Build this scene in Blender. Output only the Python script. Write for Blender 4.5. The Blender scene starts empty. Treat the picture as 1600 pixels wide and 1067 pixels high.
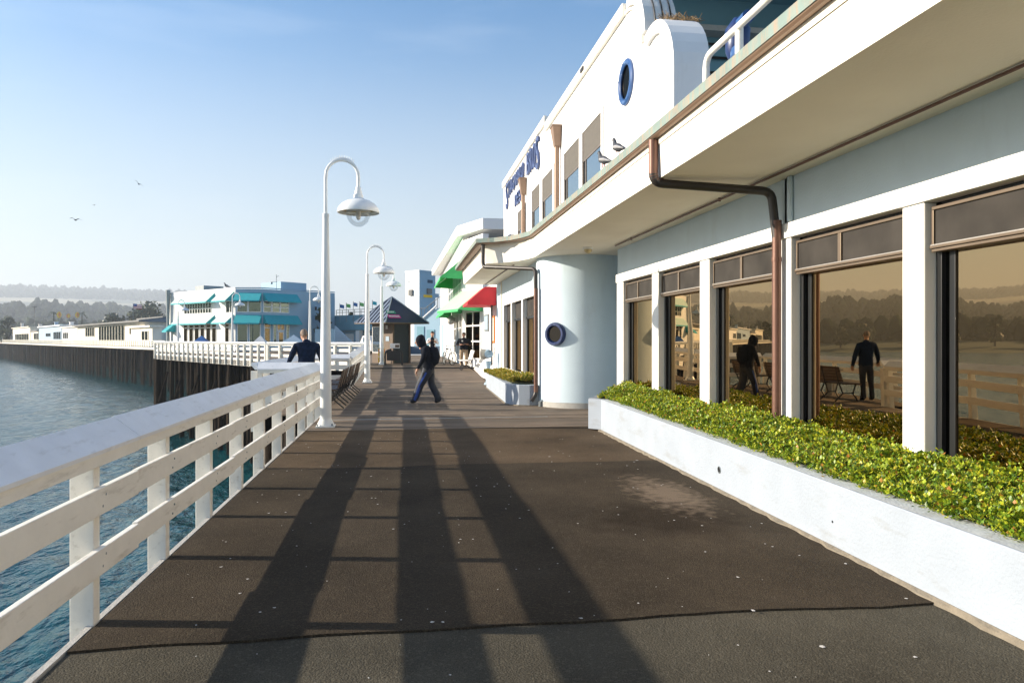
import bpy, bmesh, math, random
import numpy as np
from mathutils import Vector, Matrix
rnd = random.Random(7)
R = math.radians
C = bpy.context.scene.collection
sc = bpy.context.scene

# ------------------------------------------------------------------ camera
F = 1150.0; YAW = math.atan(168/F); H = 1.65
cam_d = bpy.data.cameras.new('camera'); cam = bpy.data.objects.new('camera', cam_d); C.objects.link(cam)
cam_d.sensor_width = 36; cam_d.lens = F/1600*36; cam_d.shift_y = -0.0022
cam_d.clip_start = 0.05; cam_d.clip_end = 20000
cam.location = (0, 0, H); cam.rotation_euler = (R(90), 0, -YAW)
sc.camera = cam
# ------------------------------------------------------------------ light
EL = R(20.0); AZ = R(-80)          # azimuth from +Y (walkway) towards -X
to_sun = Vector((math.sin(AZ)*math.cos(EL), math.cos(AZ)*math.cos(EL), math.sin(EL)))
w = bpy.data.worlds.new('World'); sc.world = w; w.use_nodes = True
nt = w.node_tree; bg = nt.nodes['Background']
sky = nt.nodes.new('ShaderNodeTexSky'); sky.sky_type = 'NISHITA'; sky.sun_disc = False
sky.sun_elevation = EL; sky.sun_rotation = AZ; sky.altitude = 0
sky.air_density = 1.0; sky.dust_density = .6; sky.ozone_density = 1.6
tc = nt.nodes.new('ShaderNodeTexCoord'); mp = nt.nodes.new('ShaderNodeMapping')
mp.inputs['Scale'].default_value = (1.2, 1.2, 7.0)
nz = nt.nodes.new('ShaderNodeTexNoise'); nz.inputs['Scale'].default_value = 2.2; nz.inputs['Detail'].default_value = 7
cr = nt.nodes.new('ShaderNodeValToRGB'); cr.color_ramp.elements[0].position = .5; cr.color_ramp.elements[1].position = .95
cr.color_ramp.elements[0].color = (0, 0, 0, 1); cr.color_ramp.elements[1].color = (.22, .22, .22, 1)
mx = nt.nodes.new('ShaderNodeMixRGB'); mx.inputs[2].default_value = (8.0, 8.0, 8.0, 1)
nt.links.new(tc.outputs['Generated'], mp.inputs[0]); nt.links.new(mp.outputs[0], nz.inputs[0])
nt.links.new(nz.outputs[0], cr.inputs[0]); nt.links.new(cr.outputs[0], mx.inputs[0])
hs_ = nt.nodes.new('ShaderNodeHueSaturation'); hs_.inputs['Saturation'].default_value = 1.42; nt.links.new(sky.outputs[0], hs_.inputs['Color']); nt.links.new(hs_.outputs[0], mx.inputs[1]); 
# thin sea haze whitening the sky towards the horizon, all round
sx_ = nt.nodes.new('ShaderNodeSeparateXYZ'); nt.links.new(tc.outputs['Generated'], sx_.inputs[0])
vr = nt.nodes.new('ShaderNodeValToRGB'); ve = vr.color_ramp.elements
ve[0].position = 0; ve[0].color = (.85,)*3+(1,); ve[1].position = .41; ve[1].color = (0, 0, 0, 1)
for q_, v_ in ((.1, .66), (.2, .47), (.28, .26), (.35, .08)):
    e_ = ve.new(q_); e_.color = (v_, v_, v_, 1)
nt.links.new(sx_.outputs[2], vr.inputs[0]); mv_ = nt.nodes.new('ShaderNodeMixRGB'); mv_.inputs[2].default_value = (3.85, 3.95, 3.95, 1)
nt.links.new(vr.outputs[0], mv_.inputs[0]); nt.links.new(mx.outputs[0], mv_.inputs[1]); nt.links.new(mv_.outputs[0], bg.inputs[0])
bg.inputs[1].default_value = 0.095
sd = bpy.data.lights.new('sun', 'SUN'); sd.energy = 5.0; sd.angle = R(0.53); sd.color = (1, .88, .72)
so = bpy.data.objects.new('sun', sd); C.objects.link(so); so.rotation_euler = to_sun.to_track_quat('Z', 'Y').to_euler()
sc.view_settings.view_transform = 'Standard'; sc.view_settings.look = 'None'
sc.view_settings.exposure = 1.17; sc.view_settings.gamma = 1
try: sc.view_settings.use_curve_mapping = False
except Exception: pass

# ------------------------------------------------------------------ materials
def mat(name, col, rough=.6, var=.06, vs=2.5, bump=0, bs=60, metal=0, spec=.5, pos=False, island=0, stain=None, streak=None, sheen=0):
    m = bpy.data.materials.new(name); m.use_nodes = True; n = m.node_tree; L = n.links.new
    p = n.nodes['Principled BSDF']
    p.inputs['Roughness'].default_value = rough; p.inputs['Metallic'].default_value = metal
    p.inputs['Specular IOR Level'].default_value = spec
    t = n.nodes.new('ShaderNodeTexCoord'); g = n.nodes.new('ShaderNodeNewGeometry')
    src = g.outputs['Position'] if pos else t.outputs['Object']
    a = n.nodes.new('ShaderNodeTexNoise'); a.inputs['Scale'].default_value = vs; a.inputs['Detail'].default_value = 6
    L(src, a.inputs[0])
    hs = n.nodes.new('ShaderNodeHueSaturation'); hs.inputs['Color'].default_value = (*col, 1)
    mr = n.nodes.new('ShaderNodeMapRange'); mr.inputs[1].default_value = .3; mr.inputs[2].default_value = .7
    mr.inputs[3].default_value = 1-var; mr.inputs[4].default_value = 1+var
    L(a.outputs[0], mr.inputs[0]); out = mr.outputs[0]
    if island:
        m2 = n.nodes.new('ShaderNodeMapRange'); m2.inputs[3].default_value = 1-island; m2.inputs[4].default_value = 1+island
        L(g.outputs['Random Per Island'], m2.inputs[0]); mu = n.nodes.new('ShaderNodeMath'); mu.operation = 'MULTIPLY'
        L(out, mu.inputs[0]); L(m2.outputs[0], mu.inputs[1]); out = mu.outputs[0]
    L(out, hs.inputs['Value']); c = hs.outputs[0]
    if stain:      # (colour, scale, threshold, amount, stretch xyz)
        sm = n.nodes.new('ShaderNodeMapping'); sm.inputs['Scale'].default_value = stain[4]
        L(src, sm.inputs[0]); b = n.nodes.new('ShaderNodeTexNoise'); b.inputs['Scale'].default_value = stain[1]; b.inputs['Detail'].default_value = 8
        b.inputs['Roughness'].default_value = .65
        L(sm.outputs[0], b.inputs[0]); r = n.nodes.new('ShaderNodeMapRange'); r.inputs[1].default_value = stain[2]; r.inputs[2].default_value = stain[2]+.16
        r.inputs[4].default_value = stain[3]; L(b.outputs[0], r.inputs[0])
        x = n.nodes.new('ShaderNodeMixRGB'); x.inputs[2].default_value = (*stain[0], 1); L(r.outputs[0], x.inputs[0]); L(c, x.inputs[1]); c = x.outputs[0]
    L(c, p.inputs['Base Color'])
    if bump:
        b = n.nodes.new('ShaderNodeTexNoise'); b.inputs['Scale'].default_value = bs; b.inputs['Detail'].default_value = 5
        L(src, b.inputs[0]); bp = n.nodes.new('ShaderNodeBump'); bp.inputs['Strength'].default_value = bump; bp.inputs['Distance'].default_value = .01
        L(b.outputs[0], bp.inputs['Height']); L(bp.outputs[0], p.inputs['Normal'])
    return m
M = {}
M['white'] = mat('white_paint', (.80, .80, .77), .5, .03, bump=.15, bs=30, stain=((.5, .47, .40), 3, .58, .35, (1, 1, .25)))
M['railpaint'] = mat('rail_paint', (.80, .77, .70), .55, .04, vs=6, bump=.35, bs=22, stain=((.34, .30, .23), 7, .57, .55, (2.2, .35, 2.2)))
M['cap'] = mat('cap_paint', (.76, .78, .80), .45, .05, vs=5, bump=.3, bs=16, stain=((.38, .38, .36), 8, .56, .5, (2, .5, 2)))
M['stucco'] = mat('white_stucco', (.82, .815, .80), .75, .03, bump=.35, bs=55, stain=((.50, .46, .38), 1.8, .57, .4, (1, 1, .25)))
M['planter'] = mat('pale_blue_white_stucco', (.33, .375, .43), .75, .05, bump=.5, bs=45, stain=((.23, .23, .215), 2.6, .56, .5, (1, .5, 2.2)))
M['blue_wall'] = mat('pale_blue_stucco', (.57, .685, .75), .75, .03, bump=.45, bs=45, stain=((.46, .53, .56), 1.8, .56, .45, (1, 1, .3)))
M['cream'] = mat('cream_stucco', (.87, .84, .76), .75, .03, bump=.45, bs=40, stain=((.60, .51, .36), 2.2, .57, .5, (1, 1, .3)))
M['soffit'] = mat('soffit_plaster', (.88, .82, .69), .8, .04, vs=1.2, bump=.4, bs=50, stain=((.74, .66, .52), .8, .52, .35, (1.6, .5, 1)))
M['concrete'] = mat('concrete', (.42, .41, .38), .85, .12, vs=8, bump=.6, bs=70, stain=((.24, .22, .18), 4, .55, .5, (1, 1, 1)))
M['footing'] = mat('sandy_footing', (.20, .17, .125), .9, .2, vs=12, bump=.8, bs=60)
M['copper'] = mat('brown_copper', (.15, .075, .052), .45, .12, vs=5, metal=.35, bump=.12, bs=25, stain=((.36, .26, .2), 8, .6, .4, (1, 1, .3)))
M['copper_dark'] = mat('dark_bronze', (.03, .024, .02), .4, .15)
M['gutter_brown'] = mat('gutter_brown', (.26, .17, .115), .5, .1, metal=.2)
M['verdigris'] = mat('verdigris', (.19, .26, .235), .7, .15, vs=4, bump=.2, bs=30, stain=((.33, .25, .18), 3.5, .47, .85, (4, 4, .7)))
M['bronze_frame'] = mat('bronze_frame', (.20, .15, .105), .35, .1, metal=.45)
M['black_frame'] = mat('black_frame', (.012, .013, .014), .35, .1)
M['alu'] = mat('pale_metal', (.45, .42, .38), .35, .05, metal=.5)
M['navy'] = mat('navy_enamel', (.008, .026, .11), .35, .15, stain=((.08, .16, .3), 6, .6, .5, (1, 1, 1)))
M['blue_enamel'] = mat('blue_enamel', (.03, .09, .25), .35, .1, stain=((.3, .42, .6), 7, .6, .6, (1, 1, 1)))
M['lamp'] = mat('lamp_white', (.78, .80, .79), .35, .03, vs=2, bump=.05, bs=30, stain=((.5, .5, .47), 5, .66, .5, (1, 1, .3)))
M['lamp_in'] = mat('lamp_reflector', (.55, .45, .25), .3, .1, metal=.4)
M['teal'] = mat('teal_canvas', (.02, .36, .40), .7, .06)
M['teal_wall'] = mat('teal_wall', (.16, .33, .40), .7, .08, vs=1)
M['green'] = mat('green_canvas', (.05, .42, .13), .7, .06)
M['mint'] = mat('sunlit_green_canvas', (.36, .62, .38), .8, .04)  # pale tone puts the sun on the green canvas into the colour
M['palecanvas'] = mat('sunlit_teal_canvas', (.50, .68, .62), .8, .03)  # whitened teal: sunlight on the awnings is put into the colour
M['red'] = mat('red_canvas', (.50, .02, .03), .7, .1)
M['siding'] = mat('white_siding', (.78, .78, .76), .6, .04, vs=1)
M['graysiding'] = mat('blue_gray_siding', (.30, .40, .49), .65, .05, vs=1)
M['tgray'] = mat('shade_blue_siding', (.27, .42, .53), .65, .05, vs=.6)  # blue of the shaded walls is put into this siding colour
M['cladding'] = mat('cream_far_wall', (.72, .68, .58), .7, .1, vs=.5)
M['rooffar'] = mat('gray_roof', (.17, .17, .165), .8, .15, vs=.5)
M['darkblue'] = mat('dark_blue_far', (.03, .07, .12), .7, .1)
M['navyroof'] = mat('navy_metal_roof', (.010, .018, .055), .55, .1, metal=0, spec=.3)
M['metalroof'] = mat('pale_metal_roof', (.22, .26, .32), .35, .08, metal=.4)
M['kiosk'] = mat('brown_kiosk', (.13, .09, .06), .7, .1)
M['kiosk_dark'] = mat('dark_kiosk', (.02, .035, .045), .6, .1)
M['pile'] = mat('tarred_pile', (.013, .009, .006), .95, .4, vs=1.2, bump=.5, bs=10, stain=((.12, .07, .035), .8, .60, .6, (1, 1, .12)), spec=.1)  # stain streaks, brightened to put pile highlights into the colour
M['beam'] = mat('tarred_shade_beam', (.004, .004, .004), .95, .3, vs=1, spec=.05)  # tar taken near black, with the under-deck shade put into it
M['benchwood'] = mat('bench_wood', (.085, .05, .028), .6, .3, vs=6, island=.3)
M['iron'] = mat('black_iron', (.012, .012, .013), .5, .2)
M['leaf_under'] = mat('soil_under_leaves', (.035, .045, .012), .9, .3, vs=20)
M['paper'] = mat('paper_white', (.75, .72, .68), .7, .05)
M['yellow'] = mat('yellow_cloth', (.85, .52, .02), .7, .1)
M['orange'] = mat('orange_cloth', (.75, .22, .03), .7, .1)
M['flagred'] = mat('flag_red', (.5, .05, .05), .7, .1)
M['flagblue'] = mat('flag_blue', (.02, .12, .35), .7, .1)
M['flagteal'] = mat('flag_teal', (.02, .35, .45), .7, .1)
M['flaggreen'] = mat('flag_green', (.12, .4, .12), .7, .1)
M['gray_metal'] = mat('gray_metal', (.25, .28, .29), .45, .1, metal=.3)
M['black_cloth'] = mat('black_cloth', (.010, .013, .020), .95, .3, vs=15, bump=.4, bs=20, spec=.15)
M['navy_cloth'] = mat('navy_cloth', (.008, .018, .045), .95, .3, vs=15, bump=.4, bs=18, spec=.15)
M['track'] = mat('dark_track_pants', (.014, .02, .035), .7, .3, vs=15, bump=.4, bs=18)
M['bluestripe'] = mat('blue_stripe', (.03, .08, .34), .7, .2, vs=10)
M['whitecloth'] = mat('white_cloth', (.7, .68, .66), .8, .06)
M['khaki'] = mat('khaki_cloth', (.36, .26, .16), .85, .12, vs=10, bump=.4, bs=15)
M['skin'] = mat('skin', (.50, .27, .17), .55, .06)
M['skin_dark'] = mat('tanned_skin', (.25, .12, .07), .55, .06)
M['hair'] = mat('dark_hair', (.02, .014, .01), .7, .2)
M['grayhair'] = mat('gray_hair', (.22, .16, .12), .8, .2, vs=30)
M['shoe'] = mat('dark_shoe', (.02, .022, .028), .5, .1)
M['feather'] = mat('gray_feather', (.06, .065, .075), .6, .3, vs=20)
M['feather_pale'] = mat('pale_feather', (.35, .35, .36), .6, .2, vs=20)
M['straw'] = mat('dry_straw', (.33, .22, .11), .9, .3, vs=20, island=.4)
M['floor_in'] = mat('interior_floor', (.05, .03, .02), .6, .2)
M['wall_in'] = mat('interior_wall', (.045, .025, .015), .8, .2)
M['wood_in'] = mat('varnished_wood', (.30, .15, .05), .4, .2, vs=4)
M['letter'] = mat('letter_blue', (.055, .09, .22), .5, .12)
M['magenta'] = mat('magenta_sign', (.5, .02, .22), .6, .05)
M['signgreen'] = mat('green_sign', (.02, .22, .15), .6, .05)
M['signred'] = mat('red_sign', (.5, .01, .02), .5, .05)
M['rubble'] = mat('white_splat', (.55, .53, .5), .9, .2)

def glass(name, tint, refl, fac, wav=.0, top=1.0):
    m = bpy.data.materials.new(name); m.use_nodes = True; n = m.node_tree; L = n.links.new
    for x in list(n.nodes):
        if x.type == 'BSDF_PRINCIPLED': n.nodes.remove(x)
    o = n.nodes['Material Output']
    g = n.nodes.new('ShaderNodeBsdfGlossy'); g.inputs['Color'].default_value = (*refl, 1); g.inputs['Roughness'].default_value = 0.0
    t = n.nodes.new('ShaderNodeBsdfTransparent'); t.inputs['Color'].default_value = (*tint, 1)
    lw = n.nodes.new('ShaderNodeLayerWeight'); lw.inputs['Blend'].default_value = .35
    mr = n.nodes.new('ShaderNodeMapRange'); mr.inputs[3].default_value = fac; mr.inputs[4].default_value = top
    L(lw.outputs['Fresnel'], mr.inputs[0])
    x = n.nodes.new('ShaderNodeMixShader'); L(mr.outputs[0], x.inputs[0]); L(t.outputs[0], x.inputs[1]); L(g.outputs[0], x.inputs[2])
    if wav:
        tcx = n.nodes.new('ShaderNodeTexCoord'); nn = n.nodes.new('ShaderNodeTexNoise'); nn.inputs['Scale'].default_value = 1.3; nn.inputs['Detail'].default_value = 0
        L(tcx.outputs['Object'], nn.inputs[0]); b = n.nodes.new('ShaderNodeBump'); b.inputs['Strength'].default_value = wav; b.inputs['Distance'].default_value = .01
        L(nn.outputs[0], b.inputs['Height']); L(b.outputs[0], g.inputs['Normal'])
    L(x.outputs[0], o.inputs[0]); return m
M['screen_fabric'] = mat('screen_fabric', (.036, .032, .028), .8, .35, vs=2.2, bump=.3, bs=9, spec=.3)
M['bronze_glass'] = glass('bronze_glass', (.22, .16, .10), (1.0, .70, .38), .37, .22)
M['screen'] = glass('screen_glass', (.07, .06, .055), (.085, .075, .062), .6, .5)
M['blue_glass'] = glass('pane_glass', (.2, .25, .3), (.75, .85, .9), .55, .1)
M['green_glass'] = glass('dark_pane_glass', (.08, .12, .10), (.35, .42, .34), .3, .1)
M['globe_glass'] = glass('globe_glass', (.96, .98, 1.0), (.7, .75, .8), .04, top=.35)

def asphalt(name, base, speck, wood=False):
    m = bpy.data.materials.new(name); m.use_nodes = True; n = m.node_tree; L = n.links.new
    p = n.nodes['Principled BSDF']; p.inputs['Roughness'].default_value = .95; p.inputs['Specular IOR Level'].default_value = .08
    g = n.nodes.new('ShaderNodeNewGeometry'); P = g.outputs['Position']
    big = n.nodes.new('ShaderNodeTexNoise'); big.inputs['Scale'].default_value = .55; big.inputs['Detail'].default_value = 8; big.inputs['Roughness'].default_value = .6
    L(P, big.inputs[0])
    r1 = n.nodes.new('ShaderNodeValToRGB'); r1.color_ramp.elements[0].position = .32; r1.color_ramp.elements[1].position = .7
    r1.color_ramp.elements[0].color = (*[c*.62 for c in base], 1); r1.color_ramp.elements[1].color = (*[c*1.35 for c in base], 1)
    L(big.outputs[0], r1.inputs[0])
    fine = n.nodes.new('ShaderNodeTexNoise'); fine.inputs['Scale'].default_value = 130; fine.inputs['Detail'].default_value = 3; L(P, fine.inputs[0])
    mf = n.nodes.new('ShaderNodeMapRange'); mf.inputs[1].default_value = .3; mf.inputs[2].default_value = .7; mf.inputs[3].default_value = .55; mf.inputs[4].default_value = 1.5
    L(fine.outputs[0], mf.inputs[0])
    hv = n.nodes.new('ShaderNodeHueSaturation'); L(r1.outputs[0], hv.inputs['Color']); L(mf.outputs[0], hv.inputs['Value'])
    vo = n.nodes.new('ShaderNodeTexVoronoi'); vo.inputs['Scale'].default_value = 75; L(P, vo.inputs['Vector'])
    vm = n.nodes.new('ShaderNodeMapRange'); vm.inputs[1].default_value = .86; vm.inputs[2].default_value = .9; vm.inputs[4].default_value = .28
    sep = n.nodes.new('ShaderNodeSeparateColor'); L(vo.outputs['Color'], sep.inputs[0]); L(sep.outputs[0], vm.inputs[0])
    x = n.nodes.new('ShaderNodeMixRGB'); x.inputs[2].default_value = (*speck, 1); L(vm.outputs[0], x.inputs[0]); L(hv.outputs[0], x.inputs[1])
    # sand washed out of the planter's drain hole: pinkish deposit with a darker damp rim
    def blob(cx, cy, sx, sy, lo, hi, nscale=2.2, namp=.9):
        mpn = n.nodes.new('ShaderNodeMapping'); mpn.vector_type = 'POINT'
        mpn.inputs['Location'].default_value = (-cx/sx, -cy/sy, 0); mpn.inputs['Scale'].default_value = (1/sx, 1/sy, 0)
        L(P, mpn.inputs[0]); ln = n.nodes.new('ShaderNodeVectorMath'); ln.operation = 'LENGTH'; L(mpn.outputs[0], ln.inputs[0])
        q = n.nodes.new('ShaderNodeTexNoise'); q.inputs['Scale'].default_value = nscale; q.inputs['Detail'].default_value = 7; L(P, q.inputs[0])
        ad = n.nodes.new('ShaderNodeMath'); ad.operation = 'MULTIPLY_ADD'; ad.inputs[1].default_value = namp*2; L(q.outputs[0], ad.inputs[0]); L(ln.outputs['Value'], ad.inputs[2])
        mr = n.nodes.new('ShaderNodeMapRange'); mr.inputs[1].default_value = hi; mr.inputs[2].default_value = lo; mr.inputs[3].default_value = 0; mr.inputs[4].default_value = 1
        L(ad.outputs[0], mr.inputs[0]); return mr.outputs[0]
    dk = n.nodes.new('ShaderNodeMixRGB'); dk.blend_type = 'MULTIPLY'; dk.inputs[2].default_value = (.55, .52, .5, 1)
    L(blob(2.35, 6.45, .85, .8, .95, 1.6, 4, .6), dk.inputs[0]); L(x.outputs[0], dk.inputs[1])
    sa = n.nodes.new('ShaderNodeMixRGB'); sa.inputs[2].default_value = (.33, .25, .18, 1)
    bl = blob(2.75, 7.5, .55, 1.4, .95, 1.45, 9, .7)
    mb_ = n.nodes.new('ShaderNodeMath'); mb_.operation = 'MULTIPLY'; mb_.inputs[1].default_value = .42; L(bl, mb_.inputs[0]); L(mb_.outputs[0], sa.inputs[0]); L(dk.outputs[0], sa.inputs[1])
    L(sa.outputs[0], p.inputs['Base Color'])
    v2 = n.nodes.new('ShaderNodeTexVoronoi'); v2.inputs['Scale'].default_value = 90; L(P, v2.inputs['Vector'])
    b = n.nodes.new('ShaderNodeBump'); b.inputs['Strength'].default_value = .55; b.inputs['Distance'].default_value = .006; b.invert = True
    L(v2.outputs['Distance'], b.inputs['Height'])
    b2 = n.nodes.new('ShaderNodeBump'); b2.inputs['Strength'].default_value = .5; b2.inputs['Distance'].default_value = .03
    q2 = n.nodes.new('ShaderNodeTexNoise'); q2.inputs['Scale'].default_value = 3; q2.inputs['Detail'].default_value = 4; L(P, q2.inputs[0]); L(q2.outputs[0], b2.inputs['Height'])
    L(b2.outputs[0], b.inputs['Normal']); L(b.outputs[0], p.inputs['Normal'])
    return m
M['asphalt_a'] = asphalt('weathered_asphalt', (.074, .066, .049), (.15, .135, .10))
M['asphalt_b'] = asphalt('brown_asphalt', (.049, .038, .026), (.11, .09, .06))
M['asphalt_c'] = asphalt('pale_brown_asphalt', (.088, .063, .040), (.13, .11, .075))
M['plank'] = mat('deck_plank', (.125, .092, .062), .9, .25, vs=1.6, bump=.5, bs=14, pos=True, island=.28, stain=((.06, .045, .035), 1.2, .52, .6, (.6, 3, 1)))

def water_mat():
    m = bpy.data.materials.new('sea_water'); m.use_nodes = True; n = m.node_tree; L = n.links.new
    p = n.nodes['Principled BSDF']; p.inputs['Base Color'].default_value = (.002, .060, .072, 1)
    p.inputs['Roughness'].default_value = .12; p.inputs['IOR'].default_value = 1.33
    g = n.nodes.new('ShaderNodeNewGeometry'); prev = None
    for s, st, d, sx in ((.35, .35, .7, (1, .5, 1)), (1.5, .8, .30, (1, .5, 1)), (4.5, .8, .10, (1, .55, 1))):
        mpn = n.nodes.new('ShaderNodeMapping'); mpn.inputs['Scale'].default_value = sx; mpn.inputs['Rotation'].default_value = (0, 0, R(-60))
        L(g.outputs['Position'], mpn.inputs[0])
        q = n.nodes.new('ShaderNodeTexNoise'); q.inputs['Scale'].default_value = s; q.inputs['Detail'].default_value = 4; L(mpn.outputs[0], q.inputs[0])
        b = n.nodes.new('ShaderNodeBump'); b.inputs['Strength'].default_value = st; b.inputs['Distance'].default_value = d; L(q.outputs[0], b.inputs['Height'])
        if prev: L(prev.outputs[0], b.inputs['Normal'])
        prev = b
    L(prev.outputs[0], p.inputs['Normal']); return m
M['water'] = water_mat()

def leaf_mat(name, cols, tr=.35):
    m = bpy.data.materials.new(name); m.use_nodes = True; n = m.node_tree; L = n.links.new
    p = n.nodes['Principled BSDF']; p.inputs['Roughness'].default_value = .45
    g = n.nodes.new('ShaderNodeNewGeometry'); r = n.nodes.new('ShaderNodeValToRGB')
    L(g.outputs['Random Per Island'], r.inputs[0]); e = r.color_ramp.elements
    for i, (t, c) in enumerate(cols):
        q = e[i] if i < 2 else e.new(t)
        q.position = t; q.color = (*c, 1)
    L(r.outputs[0], p.inputs['Base Color'])
    t = n.nodes.new('ShaderNodeBsdfTranslucent'); L(r.outputs[0], t.inputs[0])
    x = n.nodes.new('ShaderNodeMixShader'); x.inputs[0].default_value = tr; L(p.outputs[0], x.inputs[1]); L(t.outputs[0], x.inputs[2])
    L(x.outputs[0], n.nodes['Material Output'].inputs[0]); return m
M['leaf'] = leaf_mat('planter_leaf', [(0, (.03, .085, .010)), (.3, (.14, .25, .018)), (.6, (.34, .43, .022)), (.95, (.48, .47, .03)), (.99, (.5, .2, .05))], .16)
M['leaf_yellow'] = leaf_mat('yellow_leaf', [(0, (.12, .16, .02)), (.4, (.26, .26, .03)), (.8, (.40, .32, .04)), (1, (.5, .3, .05))])
M['tree_leaf'] = leaf_mat('tree_leaf', [(0, (.02, .035, .015)), (.5, (.04, .06, .02)), (1, (.07, .085, .03))], .1)
M['wood_far'] = mat('far_wood_leaf', (.026, .036, .022), 1, .2, vs=.02, pos=True, island=.35, spec=0)

# ------------------------------------------------------------------ building blocks
def origin(o):
    v = Vector((0, 0, 0))
    while o: v += o.location; o = o.parent
    return v
class MB:
    def __init__(s, frame=None): s.v = []; s.f = []; s.F = frame
    def pt(s, p):
        return s.F(p) if s.F else Vector(p)
    def add(s, vs, fs):
        b = len(s.v); s.v += [s.pt(p) for p in vs]; s.f += [[b+i for i in q] for q in fs]; return s
    def box(s, x0, x1, y0, y1, z0, z1):
        if x0 > x1: x0, x1 = x1, x0
        if y0 > y1: y0, y1 = y1, y0
        if z0 > z1: z0, z1 = z1, z0
        return s.add([(x0,y0,z0),(x1,y0,z0),(x1,y1,z0),(x0,y1,z0),(x0,y0,z1),(x1,y0,z1),(x1,y1,z1),(x0,y1,z1)],
              [(0,3,2,1),(4,5,6,7),(0,1,5,4),(1,2,6,5),(2,3,7,6),(3,0,4,7)])
    def prism(s, poly, z0, z1):      # poly in xy, z0/z1 number or list
        n = len(poly); a = z0 if isinstance(z0, (list, tuple)) else [z0]*n; b = z1 if isinstance(z1, (list, tuple)) else [z1]*n
        return s.add([(x, y, a[i]) for i, (x, y) in enumerate(poly)]+[(x, y, b[i]) for i, (x, y) in enumerate(poly)],
              [tuple(reversed(range(n))), tuple(range(n, 2*n))]+[(i, (i+1) % n, n+(i+1) % n, n+i) for i in range(n)])
    def extr(s, prof, y0, y1, axis='y'):   # prof (x,z) extruded along y ; or (y,z) along x
        n = len(prof); mk = (lambda a, z, t: (a, t, z)) if axis == 'y' else (lambda a, z, t: (t, a, z))
        return s.add([mk(a, z, y0) for a, z in prof]+[mk(a, z, y1) for a, z in prof],
              [tuple(range(n)), tuple(reversed(range(n, 2*n)))]+[(i, n+i, n+(i+1) % n, (i+1) % n) for i in range(n)])
    def tube(s, pts, r, n=12, caps=True):
        pts = [Vector(p) for p in pts]; rr = r if isinstance(r, (list, tuple)) else [r]*len(pts)
        vs = []; fs = []; up = None
        for i, p in enumerate(pts):
            d = (pts[min(i+1, len(pts)-1)]-pts[max(i-1, 0)]).normalized()
            if up is None:
                up = Vector((0, 0, 1)) if abs(d.z) < .9 else Vector((1, 0, 0))
            a = d.cross(up).normalized(); b = a.cross(d).normalized(); up = b
            for k in range(n):
                t = 2*math.pi*k/n; vs.append(p+a*math.cos(t)*rr[i]+b*math.sin(t)*rr[i])
        for i in range(len(pts)-1):
            for k in range(n):
                fs.append((i*n+k, i*n+(k+1) % n, (i+1)*n+(k+1) % n, (i+1)*n+k))
        if caps: fs.append(tuple(reversed(range(n)))); fs.append(tuple(range((len(pts)-1)*n, len(pts)*n)))
        return s.add(vs, fs)
    def lathe(s, prof, c, n=24, closed=False):  # prof (r,z) around vertical axis at c
        vs = []; fs = []
        for r_, z in prof:
            for k in range(n):
                t = 2*math.pi*k/n; vs.append((c[0]+r_*math.cos(t), c[1]+r_*math.sin(t), c[2]+z))
        m = len(prof)
        for i in range(m-1):
            for k in range(n): fs.append((i*n+k, i*n+(k+1) % n, (i+1)*n+(k+1) % n, (i+1)*n+k))
        return s.add(vs, fs)
    def ring(s, c, nrm, r0, r1, th, n=28):   # flat torus-ish ring; rounded section
        nrm = Vector(nrm).normalized(); a = nrm.cross(Vector((0, 0, 1))).normalized(); b = a.cross(nrm).normalized(); c = Vector(c)
        sec = [(r0, 0), (r0, th*.6), (r0+(r1-r0)*.25, th), (r0+(r1-r0)*.75, th), (r1, th*.6), (r1, 0)]
        vs = []; fs = []; m = len(sec)
        for k in range(n):
            t = 2*math.pi*k/n; d = a*math.cos(t)+b*math.sin(t)
            for r_, h in sec: vs.append(c+d*r_+nrm*h)
        for k in range(n):
            for j in range(m): fs.append((k*m+j, ((k+1) % n)*m+j, ((k+1) % n)*m+(j+1) % m, k*m+(j+1) % m))
        return s.add(vs, fs)
    def disc(s, c, nrm, r_, th=.01, n=28, ry=None):
        nrm = Vector(nrm).normalized(); a = nrm.cross(Vector((0, 0, 1)));
        a = a.normalized() if a.length > .01 else Vector((1, 0, 0)); b = a.cross(nrm).normalized(); c = Vector(c); ry = ry or r_
        vs = [c+a*math.cos(2*math.pi*k/n)*r_+b*math.sin(2*math.pi*k/n)*ry for k in range(n)]
        vs += [v-nrm*th for v in vs]
        return s.add(vs, [tuple(range(n)), tuple(reversed(range(n, 2*n)))]+[(i, n+i, n+(i+1) % n, (i+1) % n) for i in range(n)])
    def build(s, name, m, parent=None, smooth=False, bevel=0, kind=None, seg=2):
        o0 = origin(parent) if parent else Vector((0, 0, 0))
        me = bpy.data.meshes.new(name); me.from_pydata([tuple(v-o0) for v in s.v], [], s.f); me.validate()
        bm = bmesh.new(); bm.from_mesh(me); bmesh.ops.recalc_face_normals(bm, faces=bm.faces); bm.to_mesh(me); bm.free()
        if isinstance(m, str): m = M[m]
        me.materials.append(m); o = bpy.data.objects.new(name, me); C.objects.link(o)
        if parent: o.parent = parent
        if smooth:
            for p in me.polygons: p.use_smooth = True
            try:
                me.set_sharp_from_angle(angle=R(40))
            except Exception: pass
        if bevel:
            md = o.modifiers.new('bevel', 'BEVEL'); md.width = bevel; md.segments = seg; md.limit_method = 'ANGLE'; md.angle_limit = R(35)
        if kind: o['kind'] = kind
        return o
def tag(o, label, cat, group=None):
    o['label'] = label; o['category'] = cat
    if group: o['group'] = group
    return o
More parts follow.
